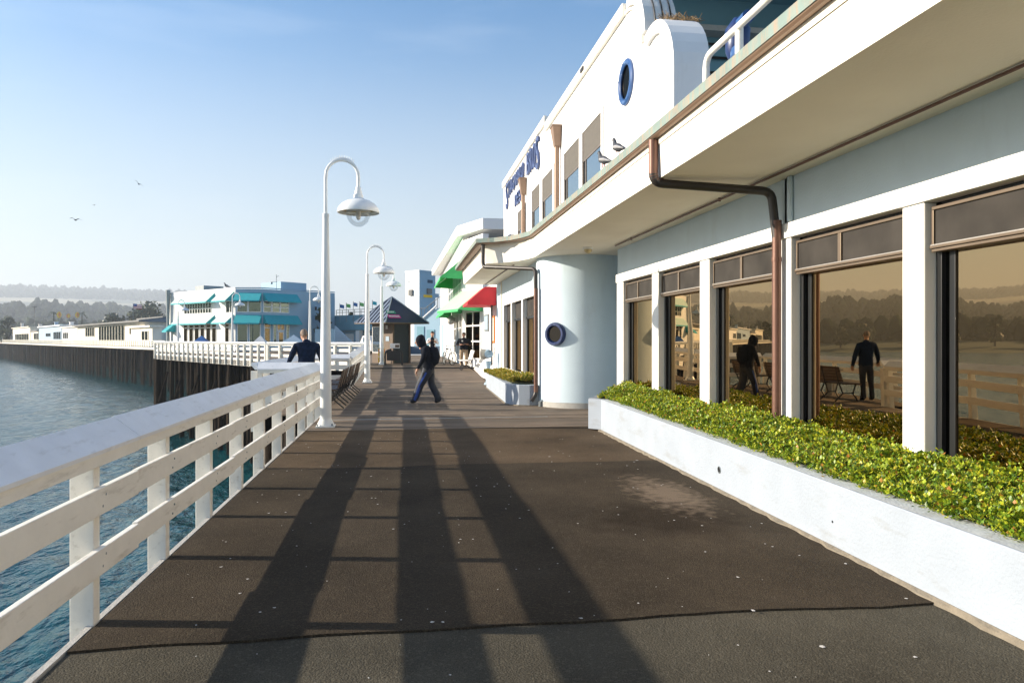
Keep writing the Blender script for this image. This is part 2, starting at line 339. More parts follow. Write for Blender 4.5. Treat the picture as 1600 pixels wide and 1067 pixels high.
def thing(name, label, cat, loc=(0, 0, 0), group=None):
    o = bpy.data.objects.new(name, None); C.objects.link(o); o.location = loc; o.empty_display_size = .2
    return tag(o, label, cat, group)
def kids(o): return [x for x in bpy.data.objects if x.parent == o]
def copy_tree(o, parent=None, loc=None, rot=None, label=None, scale=None):
    ch = kids(o); c = o.copy(); C.objects.link(c); c.parent = parent
    if loc is not None: c.location = loc
    if rot is not None: c.rotation_euler = (0, 0, rot)
    if scale is not None: c.scale = (scale,)*3
    if label: c['label'] = label
    for x in ch: copy_tree(x, c)
    return c
def lab(o, t): o['label'] = t; return o
def zg(y): return 0.0 if y < 26 else (.34*(y-26)/11 if y < 37 else .34)
# camera ray helpers for laying out the far things at their real depths
cs, sn = math.cos(YAW), math.sin(YAW)
def at(px, Z):       # ground-plan point seen in photo column px at depth Z
    X = (px-800)/F*Z; return (X*cs+Z*sn, -X*sn+Z*cs)
def hz(py, Z): return H+(530-py)*Z/F

# ================================================================== SETTING
# sea
mb = MB(); mb.add([(-4800, -500, -6), (3200, -500, -6), (3200, 4800, -6), (-4800, 4800, -6)], [(0, 1, 2, 3)])
o = mb.build('sea', 'water', kind='structure')
# near water with real swell
def swell():
    nx, ny = 260, 360; xs = np.linspace(-150, -1, nx); ys = np.concatenate([np.linspace(-6, 60, 220), np.linspace(61, 260, 140)])
    X, Y = np.meshgrid(xs, ys, indexing='ij'); Z = np.zeros_like(X); rs = np.random.RandomState(3)
    for i in range(42):
        k = rs.uniform(.9, 6.5); a = rs.normal(R(200), .6); A = .016/k**.6
        Z += A*np.sin(k*(X*math.cos(a)+Y*math.sin(a))+rs.uniform(0, 6.3))
    edge = np.clip(np.minimum.reduce([(X+150)/15, (260-Y)/30]), 0, 1)
    Z = -5.9+Z*edge-.06*(1-edge)
    v = np.stack([X, Y, Z], -1).reshape(-1, 3); me = bpy.data.meshes.new('near_sea')
    i, j = np.meshgrid(np.arange(nx-1), np.arange(ny-1), indexing='ij'); a = (i*ny+j).ravel()
    f = np.stack([a, a+ny, a+ny+1, a+1], -1)
    me.from_pydata(v.tolist(), [], f.tolist()); me.materials.append(M['water'])
    for p in me.polygons: p.use_smooth = True
    o = bpy.data.objects.new('near_sea', me); C.objects.link(o); o['kind'] = 'structure'
swell()

# hills across the bay
def hills():
    rs = np.random.RandomState(5)
    def n1(x, s, seed):
        r_ = np.random.RandomState(seed); out = 0*x
        for k in range(1, 7): out = out+np.sin(x*s*1.9**k+r_.uniform(0, 6.3))/1.5**k
        return out
    br = np.radians(np.linspace(-75, 40, 360)); rr = np.concatenate([np.linspace(430, 1200, 40), np.linspace(1230, 4600, 60)])
    B, Rr = np.meshgrid(br, rr, indexing='ij')
    fade = np.clip((R(-11)-B)/R(4)+1, .12, 1)
    shore = 520+40*n1(B, 3, 1)
    base = np.clip((Rr-shore)/120, 0, 1)*7
    mid = 44*np.exp(-((Rr-1350-80*n1(B, 4, 2))/260)**2)*(1+.16*n1(B, 7, 3))
    field = 122/(1+np.exp(-(Rr-2150)/200))
    top = 72*(1/(1+np.exp(-(Rr-3100)/170)))*(1+.05*n1(B, 6, 4))
    Z = -6.6+base+(mid+field+top)*fade*np.clip((Rr-shore-100)/200, 0, 1)
    X = Rr*np.sin(B); Y = Rr*np.cos(B)
    v = np.stack([X, Y, Z], -1).reshape(-1, 3); nx, ny = X.shape
    i, j = np.meshgrid(np.arange(nx-1), np.arange(ny-1), indexing='ij'); a = (i*ny+j).ravel(); f = np.stack([a, a+ny, a+ny+1, a+1], -1)
    me = bpy.data.meshes.new('hills'); me.from_pydata(v.tolist(), [], f.tolist())
    m = bpy.data.materials.new('hill_ground'); m.use_nodes = True; n = m.node_tree; L = n.links.new; p = n.nodes['Principled BSDF']; p.inputs['Roughness'].default_value = 1
    g = n.nodes.new('ShaderNodeNewGeometry'); q = n.nodes.new('ShaderNodeTexNoise'); q.inputs['Scale'].default_value = .0035; q.inputs['Detail'].default_value = 8; L(g.outputs['Position'], q.inputs[0])
    sp = n.nodes.new('ShaderNodeSeparateXYZ'); L(g.outputs['Position'], sp.inputs[0])
    ma = n.nodes.new('ShaderNodeMapRange'); ma.inputs[1].default_value = 92; ma.inputs[2].default_value = 112; L(sp.outputs[2], ma.inputs[0])
    mb2 = n.nodes.new('ShaderNodeMapRange'); mb2.inputs[1].default_value = 152; mb2.inputs[2].default_value = 140; L(sp.outputs[2], mb2.inputs[0])
    mu = n.nodes.new('ShaderNodeMath'); mu.operation = 'MULTIPLY'; L(ma.outputs[0], mu.inputs[0]); L(mb2.outputs[0], mu.inputs[1])
    qq = n.nodes.new('ShaderNodeMapRange'); qq.inputs[1].default_value = .42; qq.inputs[2].default_value = .5; L(q.outputs[0], qq.inputs[0])
    m3 = n.nodes.new('ShaderNodeMath'); m3.operation = 'MULTIPLY'; L(mu.outputs[0], m3.inputs[0]); L(qq.outputs[0], m3.inputs[1])
    x = n.nodes.new('ShaderNodeMixRGB'); x.inputs[1].default_value = (.05, .07, .04, 1); x.inputs[2].default_value = (.42, .36, .22, 1); L(m3.outputs[0], x.inputs[0]); L(x.outputs[0], p.inputs['Base Color'])
    me.materials.append(m); o = bpy.data.objects.new('hills', me); C.objects.link(o); o['kind'] = 'structure'
    for p_ in me.polygons: p_.use_smooth = True
    # woods: masses of small leaf clumps over the hills (one mass each)
    def hh(B, Rr):
        ib = np.clip(np.interp(B, br, np.arange(len(br))), 0, len(br)-1).astype(int); ir = np.clip(np.interp(Rr, rr, np.arange(len(rr))), 0, len(rr)-1).astype(int)
        return Z[ib, ir]
    def wood(name, cnt, r0, r1, size, b0=-72, b1=-6):
        vs = []; fs = []
        B = np.radians(rs.uniform(b0, b1, cnt)); Q = rs.uniform(r0, r1, cnt); z = hh(B, Q)
        for b_, q_, z_ in zip(B, Q, z):
            s = size*rs.uniform(.5, 1.5); cx, cy = q_*math.sin(b_), q_*math.cos(b_); h_ = s*rs.uniform(.8, 1.7)
            k0 = len(vs); nseg = 6
            for lv, (rad, hh_) in enumerate(((.55, .12), (1, .4), (.85, .75), (.35, 1.0))):
                for k in range(nseg):
                    t = 2*math.pi*k/nseg+lv*.5; j = rs.uniform(.65, 1.2)
                    vs.append((cx+math.cos(t)*rad*s*.6*j, cy+math.sin(t)*rad*s*.6*j, z_-1+h_*hh_*rs.uniform(.9, 1.1)))
            for lv in range(3):
                for k in range(nseg): fs.append((k0+lv*nseg+k, k0+lv*nseg+(k+1) % nseg, k0+(lv+1)*nseg+(k+1) % nseg, k0+(lv+1)*nseg+k))
            fs.append(tuple(k0+3*nseg+k for k in range(nseg)))
        mm = bpy.data.meshes.new(name); mm.from_pydata(vs, [], fs); mm.materials.append(M['wood_far']); [setattr(p_, 'use_smooth', True) for p_ in mm.polygons]; oo = bpy.data.objects.new(name, mm); C.objects.link(oo); return oo
    tag(wood('shore_wood', 4200, 600, 860, 8), 'dark trees crowding along the far shore of the bay', 'wood')['kind'] = 'stuff'
    tag(wood('hill_wood', 15000, 900, 1750, 8.5), 'hazy wooded low ridge behind the far pier', 'wood')['kind'] = 'stuff'
    tag(wood('ridge_wood', 9000, 2900, 3700, 13), 'pale blue forest on the highest ridge line', 'wood')['kind'] = 'stuff'
hills()

# air
mb = MB(); mb.box(-4900, 3300, -600, 4900, -9, 290); hz_ = mb.build('haze', 'white', kind='stuff')
hm = bpy.data.materials.new('haze_air'); hm.use_nodes = True; hn = hm.node_tree
for x in list(hn.nodes):
    if x.type == 'BSDF_PRINCIPLED': hn.nodes.remove(x)
pv = hn.nodes.new('ShaderNodeVolumePrincipled'); pv.inputs['Color'].default_value = (.82, .91, 1, 1); pv.inputs['Density'].default_value = .00037; pv.inputs['Anisotropy'].default_value = .2
hn.links.new(pv.outputs[0], hn.nodes['Material Output'].inputs['Volume']); hz_.data.materials.clear(); hz_.data.materials.append(hm)
tag(hz_, 'pale blue sea haze lying over the bay and hills', 'haze')
# ------------------------------------------------------------------ walkway
deck = MB()
deck.prism([(-1.76, -5), (9, -5), (9, 26), (-1.76, 26)], -.32, -.012)
deck.prism([(-1.76, 26), (9, 26), (9, 37), (-1.76, 37)], [-.32, -.32, .0, .0], [-.012, -.012, .328, .328])
deck.prism([(-1.76, 37), (30, 37), (30, 112), (-1.76, 112)], .0, .328)
deck.prism([(-3.12, 16.45), (-1.76, 16.45), (-1.76, 25.1), (-3.12, 25.1)], -.32, -.012)
# plaza of the blue awning restaurant
PL = [(-1.76, 38.3), (-7.95, 44.62), (-20.75, 65.69), (-31.5, 102), (-20, 112), (-1.76, 112)]
deck.prism(PL, .0, .326)
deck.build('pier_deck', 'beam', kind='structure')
# asphalt sheets with irregular seams
def sheet(name, m, y0, y1, z, x0=-1.75, x1=5.2, wav0=0, wav1=0, n=60, seed=0):
    r_ = random.Random(seed); vs = []; 
    def line(y, wv):
        ph = [r_.uniform(0, 6) for _ in range(5)]
        return [(x0+(x1-x0)*i/n, y+wv*sum(math.sin(i/n*(3+5*k)*2+ph[k])/(k+1) for k in range(5))+wv*.25*r_.uniform(-1, 1)) for i in range(n+1)]
    a = line(y0, wav0); b = line(y1, wav1)
    top = [(x, y, z) for x, y in a]+[(x, y, z) for x, y in b]
    bot = [(x, y, -.011) for x, y in a]+[(x, y, -.011) for x, y in b]
    k = n+1; mb = MB(); N = 2*k
    fs = [(i, i+1, k+i+1, k+i) for i in range(n)]+[(N+i, i, i+1, N+i+1)[::-1] for i in range(n)]+[(k+i, N+k+i, N+k+i+1, k+i+1) for i in range(n)]
    mb.add(top+bot, fs); return mb.build(name, m, kind='structure')
sheet('pavement', 'asphalt_a', -5, 4.3, .0, wav1=.02, seed=1)
sheet('pavement', 'asphalt_b', 4.17, 9.6, .014, wav0=.025, wav1=.03, seed=2)
sheet('pavement', 'asphalt_c', 9.45, 13.55, .006, wav0=.03, wav1=.01, seed=4)
# planks
mb = MB(); y = 13.6; r_ = random.Random(4)
while y < 60:
    wd = .285; z0 = zg(y)+r_.uniform(-.004, .004); z1 = zg(y+wd)+r_.uniform(-.004, .004)
    xa, xb = -1.77-r_.uniform(0, .02), (5.0 if y < 37 else 12)
    seams = [xa]+([r_.uniform(.2, 2.6)] if r_.random() < .6 else [])+[xb]
    for a, b in zip(seams[:-1], seams[1:]):
        mb.add([(a+.003, y, z0-.05), (b-.003, y, z0-.05), (b-.003, y+wd-.013, z0-.05), (a+.003, y+wd-.013, z0-.05), (a+.003, y, z0+.008), (b-.003, y, z0+.008), (b-.003, y+wd-.013, z1+.008), (a+.003, y+wd-.013, z1+.008)],
               [(4, 5, 6, 7), (0, 1, 5, 4), (1, 2, 6, 5), (2, 3, 7, 6), (3, 0, 4, 7)])
    y += wd
y = 16.5
while y < 25.05:
    z0 = r_.uniform(-.003, .003); mb.box(-3.1, -1.79, y, y+.27, z0-.05, z0+.008); y += .285
mb.build('boardwalk_planks', 'plank', kind='stuff')
# pale joint strips across the boards
for yy in (15.3, 27.8):
    MB().box(-1.7, 3.0 if yy < 20 else 2.3, yy, yy+.05, zg(yy)+.009, zg(yy)+.016).build('joint_strip', 'gray_metal', kind='structure')
MB().box(-1.7, 3.9, 34.6, 34.75, zg(34.7)+.01, zg(34.7)+.06).build('expansion_joint', 'iron', kind='structure')
# plaza boards (pale) and sunken strip
mb = MB(); mb.prism([(x, y) for x, y in PL], .330, .336); mb.build('plaza_pavement', 'plank', kind='structure')
mb = MB(); mb.prism([(-1.7, 60.1), (30, 60.1), (30, 112), (-1.7, 112)], .332, .339); mb.build('pavement_far', 'concrete', kind='structure')
# bird droppings and grit
mb = MB(); r_ = random.Random(12)
for i in range(230):
    t = r_.random()**.7; x = r_.uniform(-1.6, 3.2); y = r_.uniform(2.6, 13); s = r_.uniform(.003, .011)*(1.7 if r_.random() < .1 else 1)
    zz = .004 if y < 4.15 else (.018 if y < 9.5 else .010)
    k = r_.randint(5, 8); pts = [(x+s*r_.uniform(.5, 1.5)*math.cos(2*math.pi*j/k), y+s*r_.uniform(.5, 1.5)*math.sin(2*math.pi*j/k), zz) for j in range(k)]
    mb.add(pts+[(x, y, zz+.002)], [(j, (j+1) % k, k) for j in range(k)])
lab(mb.build('bird_droppings', 'rubble', kind='stuff'), 'small white bird droppings and grit on the asphalt')['category'] = 'droppings'
# edge kerb and underdeck
MB().box(-1.80, -1.762, -5, 16.3, -.30, .012).build('deck_edge_board', 'concrete', kind='structure')
MB().box(-1.80, -1.762, 25.1, 38.2, -.30, -.03).build('deck_edge_board', 'pile', kind='structure')
mb = MB()
for x in (-1.5, 1, 4, 7): mb.box(x-.15, x+.15, -5, 60, -.75, -.33)
mb.build('deck_beams', 'beam', kind='structure')

# generic piling mesh shared
pr = MB().tube([(0, 0, -6.6), (0, 0, -3), (0, 0, 0)], [.19, .175, .16], 8)
pm = bpy.data.meshes.new('piling'); pm.from_pydata([tuple(v) for v in pr.v], [], pr.f); pm.materials.append(M['pile'])
for p in pm.polygons: p.use_smooth = True
def piling(parent, x, y, ztop=-.02, s=1):
    o = bpy.data.objects.new('piling', pm); C.objects.link(o); o.parent = parent
    q = origin(parent); o.location = (x-q.x, y-q.y, ztop-q.z); o.rotation_euler = (rnd.uniform(-.012, .012), rnd.uniform(-.012, .012), rnd.uniform(0, 3))
    o.scale = (s, s, 1); return o
near = bpy.data.objects['pier_deck']
for j, x in enumerate((-1.45, .6)):
    for y in np.arange(2.2, 40, 3.4): piling(near, x+rnd.uniform(-.1, .1), y+rnd.uniform(-.2, .2), -.3)
for y in (16.9, 19.5, 22.2, 24.8): piling(near, -2.9, y, -.3)
def along(a, b, step, off=0, jit=.3):
    a = Vector(a); b = Vector(b); L = (b-a).length; u = (b-a)/L; nrm = Vector((-u.y, u.x)); t = .4
    while t < L: p = a+u*t+nrm*off; yield p.x+rnd.uniform(-jit, jit), p.y+rnd.uniform(-jit, jit); t += step
for off in (-.3, -1.6, -3.2, -5.5):
    for x, y in along(PL[1], PL[2], 2.0 if off > -1 else 2.6, off): piling(near, x, y, .0)
    for x, y in along(PL[0], PL[1], 2.2, off): piling(near, x, y, .0)
for x, y in along(PL[2], PL[3], 3.0, -.3): piling(near, x, y, .0)
# cross braces under the plaza
mb = MB()
a = Vector(PL[1]); b = Vector(PL[2]); u = (b-a).normalized()
for k in range(6):
    p = a+u*(k*4+1); q = p+u*2.6; mb.tube([(p.x, p.y, -1), (q.x, q.y, -3.6)], .09, 6)
mb.build('pier_braces', 'pile', near)
# black sheets added far inside the under-deck to stand for its shade
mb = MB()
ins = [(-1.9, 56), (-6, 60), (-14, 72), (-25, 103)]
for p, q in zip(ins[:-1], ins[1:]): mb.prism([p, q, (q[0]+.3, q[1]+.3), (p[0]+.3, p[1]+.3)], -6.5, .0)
mb.build('under_deck_shade', 'beam', near)

# ================================================================== RAILINGS
def railing(name, label, a, b, n_post, zb, h=1.0, side=1, detail=True, cap='tilt', seg=2, zb2=None, low=.30, fascia=0):
    """posts stand on the water side; u runs a->b, inward side = left of u * side"""
    a = Vector(a); b = Vector(b); L = (b-a).length; u = (b-a)/L; nrm = Vector((-u.y, u.x))*side   # nrm points to the water side
    zb2 = zb if zb2 is None else zb2
    def Fm(p): q = a+u*p[0]+nrm*p[1]; return Vector((q.x, q.y, p[2]+zb+(zb2-zb)*p[0]/L))
    t = thing(name, label, 'railing', (a.x, a.y, zb))
    sp = L/n_post
    for i in range(n_post+1):
        s = min(max(i*sp, .05), L-.05); j = rnd.uniform(-.006, .006)
        MB(Fm).box(s-.045, s+.045, .005+j, .135+j, -.33, h-.03).build('post', 'railpaint', t, bevel=.006 if detail else 0)
    if detail:
        m_ = MB(Fm)
        for i in range(n_post+1):
            s = min(max(i*sp, .05), L-.05)
            for z0 in (.30, .645):
                for ds, dz in ((-.022, .045), (.022, .105)): m_.tube([(s+ds, -.036, z0+dz), (s+ds, -.043, z0+dz)], .008, 6)
        m_.build('bolt_heads', 'gray_metal', t, kind='stuff')
    k = n_post//seg if n_post >= seg else 1; bl = L/k
    for lv, (z0, z1) in enumerate(((.30, .45), (.645, .80), (h-.075, h))):
        for i in range(k):
            j = rnd.uniform(-.007, .007); j2 = rnd.uniform(-.008, .008); e = rnd.uniform(0, .006)
            s0, s1 = i*bl+.002, (i+1)*bl-.002
            m_ = MB(Fm); m_.add([(s0, -.038+e, z0+j), (s0, .0, z0+j), (s0, .0, z1+j), (s0, -.038+e, z1+j), (s1, -.038-e, z0+j2), (s1, .0, z0+j2), (s1, .0, z1+j2), (s1, -.038-e, z1+j2)],
                [(0, 3, 2, 1), (4, 5, 6, 7), (0, 1, 5, 4), (1, 2, 6, 5), (2, 3, 7, 6), (3, 0, 4, 7)])
            m_.build('rail_board', 'railpaint', t, bevel=.005 if detail else 0)
    for i in range(k):
        s0, s1 = i*bl+.002, (i+1)*bl-.002; j = rnd.uniform(-.006, .006); j2 = rnd.uniform(-.006, .006)
        nseg = 12 if detail else 1; m_ = MB(Fm); vs = []; fs = []
        for q in range(nseg+1):
            s = s0+(s1-s0)*q/nseg; jj = j+(j2-j)*q/nseg; wv = rnd.uniform(-.004, .004) if detail else 0
            pr_ = [(-.05, h-.005), (-.05, h+.018), (.115+wv, h+.150+jj), (.135+wv, h+.135+jj), (.135, h+.10+jj), (.05, h-.005)]
            vs += [(s, p_[0], p_[1]) for p_ in pr_]
        for q in range(nseg):
            for r2 in range(6): fs.append((q*6+r2, q*6+(r2+1) % 6, (q+1)*6+(r2+1) % 6, (q+1)*6+r2))
        fs.append(tuple(range(6))); fs.append(tuple(reversed(range(nseg*6, nseg*6+6))))
        m_.add(vs, fs).build('cap_board', 'cap', t)
    if fascia: MB(Fm).box(0, L, -.03, .0, -fascia, .12).build('fascia_board', 'railpaint', t)
    return t
railing('railing', 'long white timber railing with slanted cap beside the near asphalt', (-1.76, -3.2), (-1.76, 16.2), 15, 0, seg=2, side=1)
railing('railing', 'short white railing crossing at the near end of the bench bay', (-1.76, 16.3), (-3.1, 16.3), 1, 0, side=-1, seg=1)
railing('railing', 'white railing on the sea side of the bench bay', (-3.12, 16.4), (-3.12, 25.0), 6, 0, seg=2)
railing('railing', 'short white railing closing the far end of the bench bay', (-3.1, 25.1), (-1.8, 25.1), 1, 0, side=1, seg=1)
railing('railing', 'white railing from the bench bay to the brown kiosk', (-1.76, 25.2), (-1.76, 38.2), 10, 0, seg=2, zb2=.34)
railing('railing', 'white railing left of the kiosk joining the far plaza', (-1.9, 38.35), (-7.85, 44.52), 7, .34, side=1, detail=False, seg=2, fascia=.35)
railing('railing', 'long many-posted white railing in front of the blue awning restaurant', (-7.95, 44.62), (-20.75, 65.69), 21, .34, side=1, detail=False, seg=3, fascia=.35)
railing('railing', 'receding end of the plaza railing beside the blue awning restaurant', (-20.75, 65.69), (-24.6, 78.7), 10, .34, side=1, detail=False, seg=5, fascia=.3)

# ================================================================== LAMPS
def street_lamp(loc, label, group='curved white street lamps on the pier'):
    t = thing('street_lamp', label, 'street lamp', loc, group); x, y, z = loc
    b = MB(); b.box(x-.17, x+.17, y-.17, y+.17, z+.004, z+.03); b.lathe([(.165, .03), (.15, .07), (.118, .13), (.105, .16)], loc, 20); b.build('base_plate', 'lamp', t, smooth=True)
    for dx, dy in ((-.13, -.13), (.13, -.13), (.13, .13), (-.13, .13)):
        MB().tube([(x+dx, y+dy, z+.03), (x+dx, y+dy, z+.07)], .016, 6).build('anchor_bolt', 'gray_metal', t)
    MB().tube([(x, y, z+.12), (x, y, z+1.4), (x, y, z+2.6), (x, y, z+3.95)], [.108, .098, .08, .055], 20).build('pole', 'lamp', t, smooth=True)
    pts = [(x, y, z+3.9), (x, y, z+4.66)]
    for k in range(1, 13):
        a = math.pi*k/12; pts.append((x+.3-.3*math.cos(a), y, z+4.70+.31*math.sin(a)))
    pts.append((x+.6, y, z+4.5))
    m_ = MB().tube(pts, .032, 12); m_.tube([(x, y, z+3.92), (x, y, z+3.99)], .062, 16); m_.build('curved_arm', 'lamp', t, smooth=True)
    hd = (x+.6, y, z)
    m_ = MB(); m_.lathe([(.034, 4.52), (.05, 4.50), (.055, 4.44), (.068, 4.43), (.072, 4.37), (.088, 4.36), (.094, 4.30), (.13, 4.27), (.22, 4.245), (.31, 4.19), (.375, 4.11), (.395, 4.04), (.39, 4.02), (.38, 4.04), (.36, 4.10), (.30, 4.17), (.20, 4.22), (.05, 4.235)], hd, 32)
    sh = m_.build('lamp_shade', 'lamp', t, smooth=True)
    MB().lathe([(.355, 4.085), (.29, 4.15), (.2, 4.20), (.01, 4.215)], hd, 24).build('reflector', 'lamp_in', sh, smooth=True)
    MB().lathe([(.235, 4.02), (.225, 4.06), (.20, 4.06), (.21, 4.02)], hd, 24).build('globe_collar', 'lamp', sh, smooth=True)
    g = [(.225*math.cos(a)+.0, 4.02-.26*math.sin(a)) for a in np.linspace(0, math.pi/2-.02, 10)]
    MB().lathe(g, hd, 28).build('globe', 'globe_glass', t, smooth=True)
    MB().lathe([(.0, 3.88), (.035, 3.90), (.05, 3.98), (.03, 4.08), (.03, 4.18)], hd, 12).build('bulb', 'paper', sh, smooth=True)
    m_ = MB()
    for k in range(11):
        a = math.pi*(.27+.46*k/10); cx, cz = x+.3-.3*math.cos(a), z+4.70+.31*math.sin(a)
        for d in (-.012, .012):
            m_.tube([(cx, y+d, cz+.02), (cx-.02*math.cos(a), y+d*2, cz+.085)], .004, 4)
    pts = [(x+.3-.3*math.cos(a), y, z+4.705+.342*math.sin(a)) for a in [math.pi*(.25+.5*k/8) for k in range(9)]]
    m_.tube(pts, .014, 6); m_.build('bird_spikes', 'lamp', t)
    return t
L1 = street_lamp((-1.46, 14.15, .008), 'tallest and nearest curved street lamp at the end of the near railing')
for loc, lb in (((-1.35, 27.5, zg(27.5)+.005), 'second curved street lamp, just before the brown kiosk on the walkway'),
                ((-1.15, 38.2, .345), 'third curved lamp, standing in front of the kiosk window'),
                ((-6.58, 53.2, .34), 'curved lamp right above the head of the man in navy'),
                ((-13.79, 62.2, .34), 'curved lamp before the corner of the blue awning building'),
                ((-21.3, 73.8, .34), 'curved lamp before the left end of the sunlit blue awning facade'),
                ((-22.7, 94.5, .34), 'smallest lamp between two others on the restaurant plaza'),
                ((-10.9, 112, .34), 'small distant lamp left of the kiosk roof')):
    copy_tree(L1, None, loc, label=lb)

# ================================================================== MAIN RESTAURANT BUILDING (right)
bld = thing('restaurant_building', 'white and pale blue restaurant with wide overhanging canopy and big brown windows', 'building', (4.71, 0, 0))
OP = [(13.57, 15.44), (11.26, 13.21), (8.74, 10.89), (6.40, 8.44), (3.98, 6.10), (1.55, 3.70), (-.9, 1.25)]
XW, XG = 4.71, 4.86
wallm = MB()
wallm.box(XW, XW+.25, -5, 15.92, 3.085, 3.66)       # above the header
wallm.box(XW, XW+.25, -5, OP[-1][0]-.3, 0, 3.085)
wallm.box(XW+.01, XW+.25, OP[-1][0]-.3, 15.92, 0, .50)
wallm.box(XW+.26, 9, 15.70, 15.92, 0, 3.66)          # return at the far end
wallm.box(XW, XW+.04, 8.55, 8.62, 3.085, 3.66)
wallm.build('wall', 'blue_wall', bld)
# subtle plaster pier above the downpipe
MB().box(XW-.05, XW-.002, 8.40, 8.50, 3.09, 3.655).build('wall_pier', 'blue_wall', bld, bevel=.03)
MB().box(XW-.045, XW+.2, OP[-1][0]-.3, 15.92, 2.90, 3.083).build('window_header', 'white', bld, bevel=.008)
prev = 15.92
edges = [15.92]+[v for o_ in OP for v in (o_[1], o_[0])]+[OP[-1][0]-.3]
for i in range(0, len(edges), 2):
    MB().box(XW-.02, XW+.2, edges[i+1], edges[i], .50, 2.898).build('pilaster', 'white', bld, bevel=.012)
for i, (y0, y1) in enumerate(OP):
    z0, z1, zt = .56, 2.895, 2.44
    fr = MB(); fr.box(XG-.05, XG+.05, y1-.07, y1, z0, z1); fr.box(XG-.05, XG+.05, y0, y0+.045, z0, z1); fr.box(XG-.05, XG+.05, y0, y1, z1-.04, z1)
    fr.box(XG-.02, XG+.05, y1-.20, y1-.13, z0, zt)
    fr.box(XG-.04, XG+.04, y0, y1, z0, z0+.03)
    wf = fr.build('window', 'black_frame', bld, bevel=.004)
    MB().box(XG-.10, XG+.02, y0+.01, y1-.01, .505, z0-.002).build('sill', 'white', wf, bevel=.01)
    MB().box(XG-.002, XG+.004, y0+.045, y1-.13, z0+.03, zt).build('pane', 'bronze_glass', wf)
    MB().box(XG-.005, XG+.003, y1-.13, y1-.07, z0+.03, zt).build('side_pane', 'screen', wf)
    # transom box with screens
    tr = MB(); xa = XG-.12
    tr.box(xa, XG-.052, y0+.005, y1-.03, z1-.075, z1-.045); tr.box(xa, XG+.04, y0+.005, y1-.03, zt, zt+.03)
    tr.box(xa-.02, xa+.02, y0+.005, y1-.03, zt+.03, zt+.055)
    for yy in (y0+.005, y1-.055): tr.box(xa, XG-.052, yy, yy+.025, zt+.055, z1-.075)
    if i != 4: ym = (y0+y1)/2+.08; tr.box(xa-.004, XG-.052, ym-.03, ym+.03, zt+.055, z1-.075)
    tr.build('transom_frame', 'bronze_frame', wf, bevel=.004)
    MB().box(xa+.02, xa+.026, y0+.03, y1-.055, zt+.055, z1-.075).build('transom_screen', 'screen_fabric', wf)
    MB().box(xa-.012, xa+.0, y0+.005, y1-.03, zt+.055, zt+.066).build('transom_rail', 'alu', wf)
# interior
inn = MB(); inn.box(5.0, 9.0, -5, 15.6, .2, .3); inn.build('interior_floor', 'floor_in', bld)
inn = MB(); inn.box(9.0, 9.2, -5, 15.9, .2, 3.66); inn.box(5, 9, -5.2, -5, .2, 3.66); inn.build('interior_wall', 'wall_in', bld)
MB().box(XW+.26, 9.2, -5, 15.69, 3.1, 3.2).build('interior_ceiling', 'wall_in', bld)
ct = thing('counter', 'long wooden dining counter seen through the brown windows', 'counter', (6.0, 0, .3))
MB().box(5.7, 6.15, -3, 15, 1.08, 1.12).build('counter_top', 'wood_in', ct)
for y in np.arange(-2, 15, 2.1): MB().box(5.9, 5.98, y, y+.08, .3, 1.08).build('leg', 'wall_in', ct)
s0 = thing('bar_stool', 'wooden bar stool at the counter behind the brown windows', 'stool', (5.45, 5.2, .3), 'bar stools inside the restaurant')
MB().lathe([(0, .0), (.17, 0), (.18, .03), (.16, .05), (0, .05)], (5.45, 5.2, 1.0), 14).build('seat', 'wood_in', s0)
for dx, dy in ((-.12, -.12), (.12, -.12), (.12, .12), (-.12, .12)):
    MB().tube([(5.45+dx*1.3, 5.2+dy*1.3, .3), (5.45+dx*.7, 5.2+dy*.7, 1.0)], .018, 6).build('leg', 'wood_in', s0)
for y in (4.3, 6.4, 7.4, 9.3, 10.2, 12): copy_tree(s0, None, (5.45, y, .3))
cap0 = thing('ceiling_lamp', 'hanging glass bowl lamp behind the brown windows', 'lamp', (7.2, 5.6, 3.1), 'hanging lamps inside the restaurant')
MB().tube([(7.2, 5.6, 3.1), (7.2, 5.6, 2.6)], .012, 6).build('cord', 'iron', cap0)
MB().lathe([(.03, .1), (.1, .07), (.17, 0), (.15, 0)], (7.2, 5.6, 2.5), 16).build('lamp_shade', 'paper', cap0)
copy_tree(cap0, None, (7.2, 9.6, 3.1)); copy_tree(cap0, None, (7.2, 13.0, 3.1))

# recess and cylinder
CX, CY, CR = 4.42, 18.08, 1.15
MB().lathe([(CR, .14), (CR, 3.66)], (CX, CY, 0), 72).build('round_column', 'blue_wall', bld, smooth=True)
MB().lathe([(CR-.2, 0), (CR+.012, 0), (CR+.012, .135), (CR-.2, .15)], (CX, CY, 0), 48).build('column_plinth', 'concrete', bld, smooth=True)
MB().box(3.61, 9, 18.5, 18.7, 0, 3.649).build('recess_wall', 'blue_wall', bld)
def porthole(c, nrm, r0, r1, parent, m1='navy', th=.05, dd=.012):
    nrm = Vector(nrm).normalized()
    p = MB().ring(c, nrm, r0, r1, th).build('porthole', m1, parent, smooth=True)
    MB().disc(Vector(c)+nrm*dd, nrm, r0*1.01, .01).build('pane', 'screen', p)
    MB().disc(Vector(c)+nrm*(dd-.006), nrm, r0*1.02, .02).build('backing', 'black_frame', p)
    m_ = MB()
    for k in range(6):
        a_ = nrm.cross(Vector((0, 0, 1))).normalized(); b_ = a_.cross(nrm); t = 2*math.pi*k/6+.3; q = Vector(c)+(a_*math.cos(t)+b_*math.sin(t))*(r0+r1)/2+nrm*th
        m_.tube([q-nrm*.01, q+nrm*.012], .012, 6)
    m_.build('bolts', m1, p)
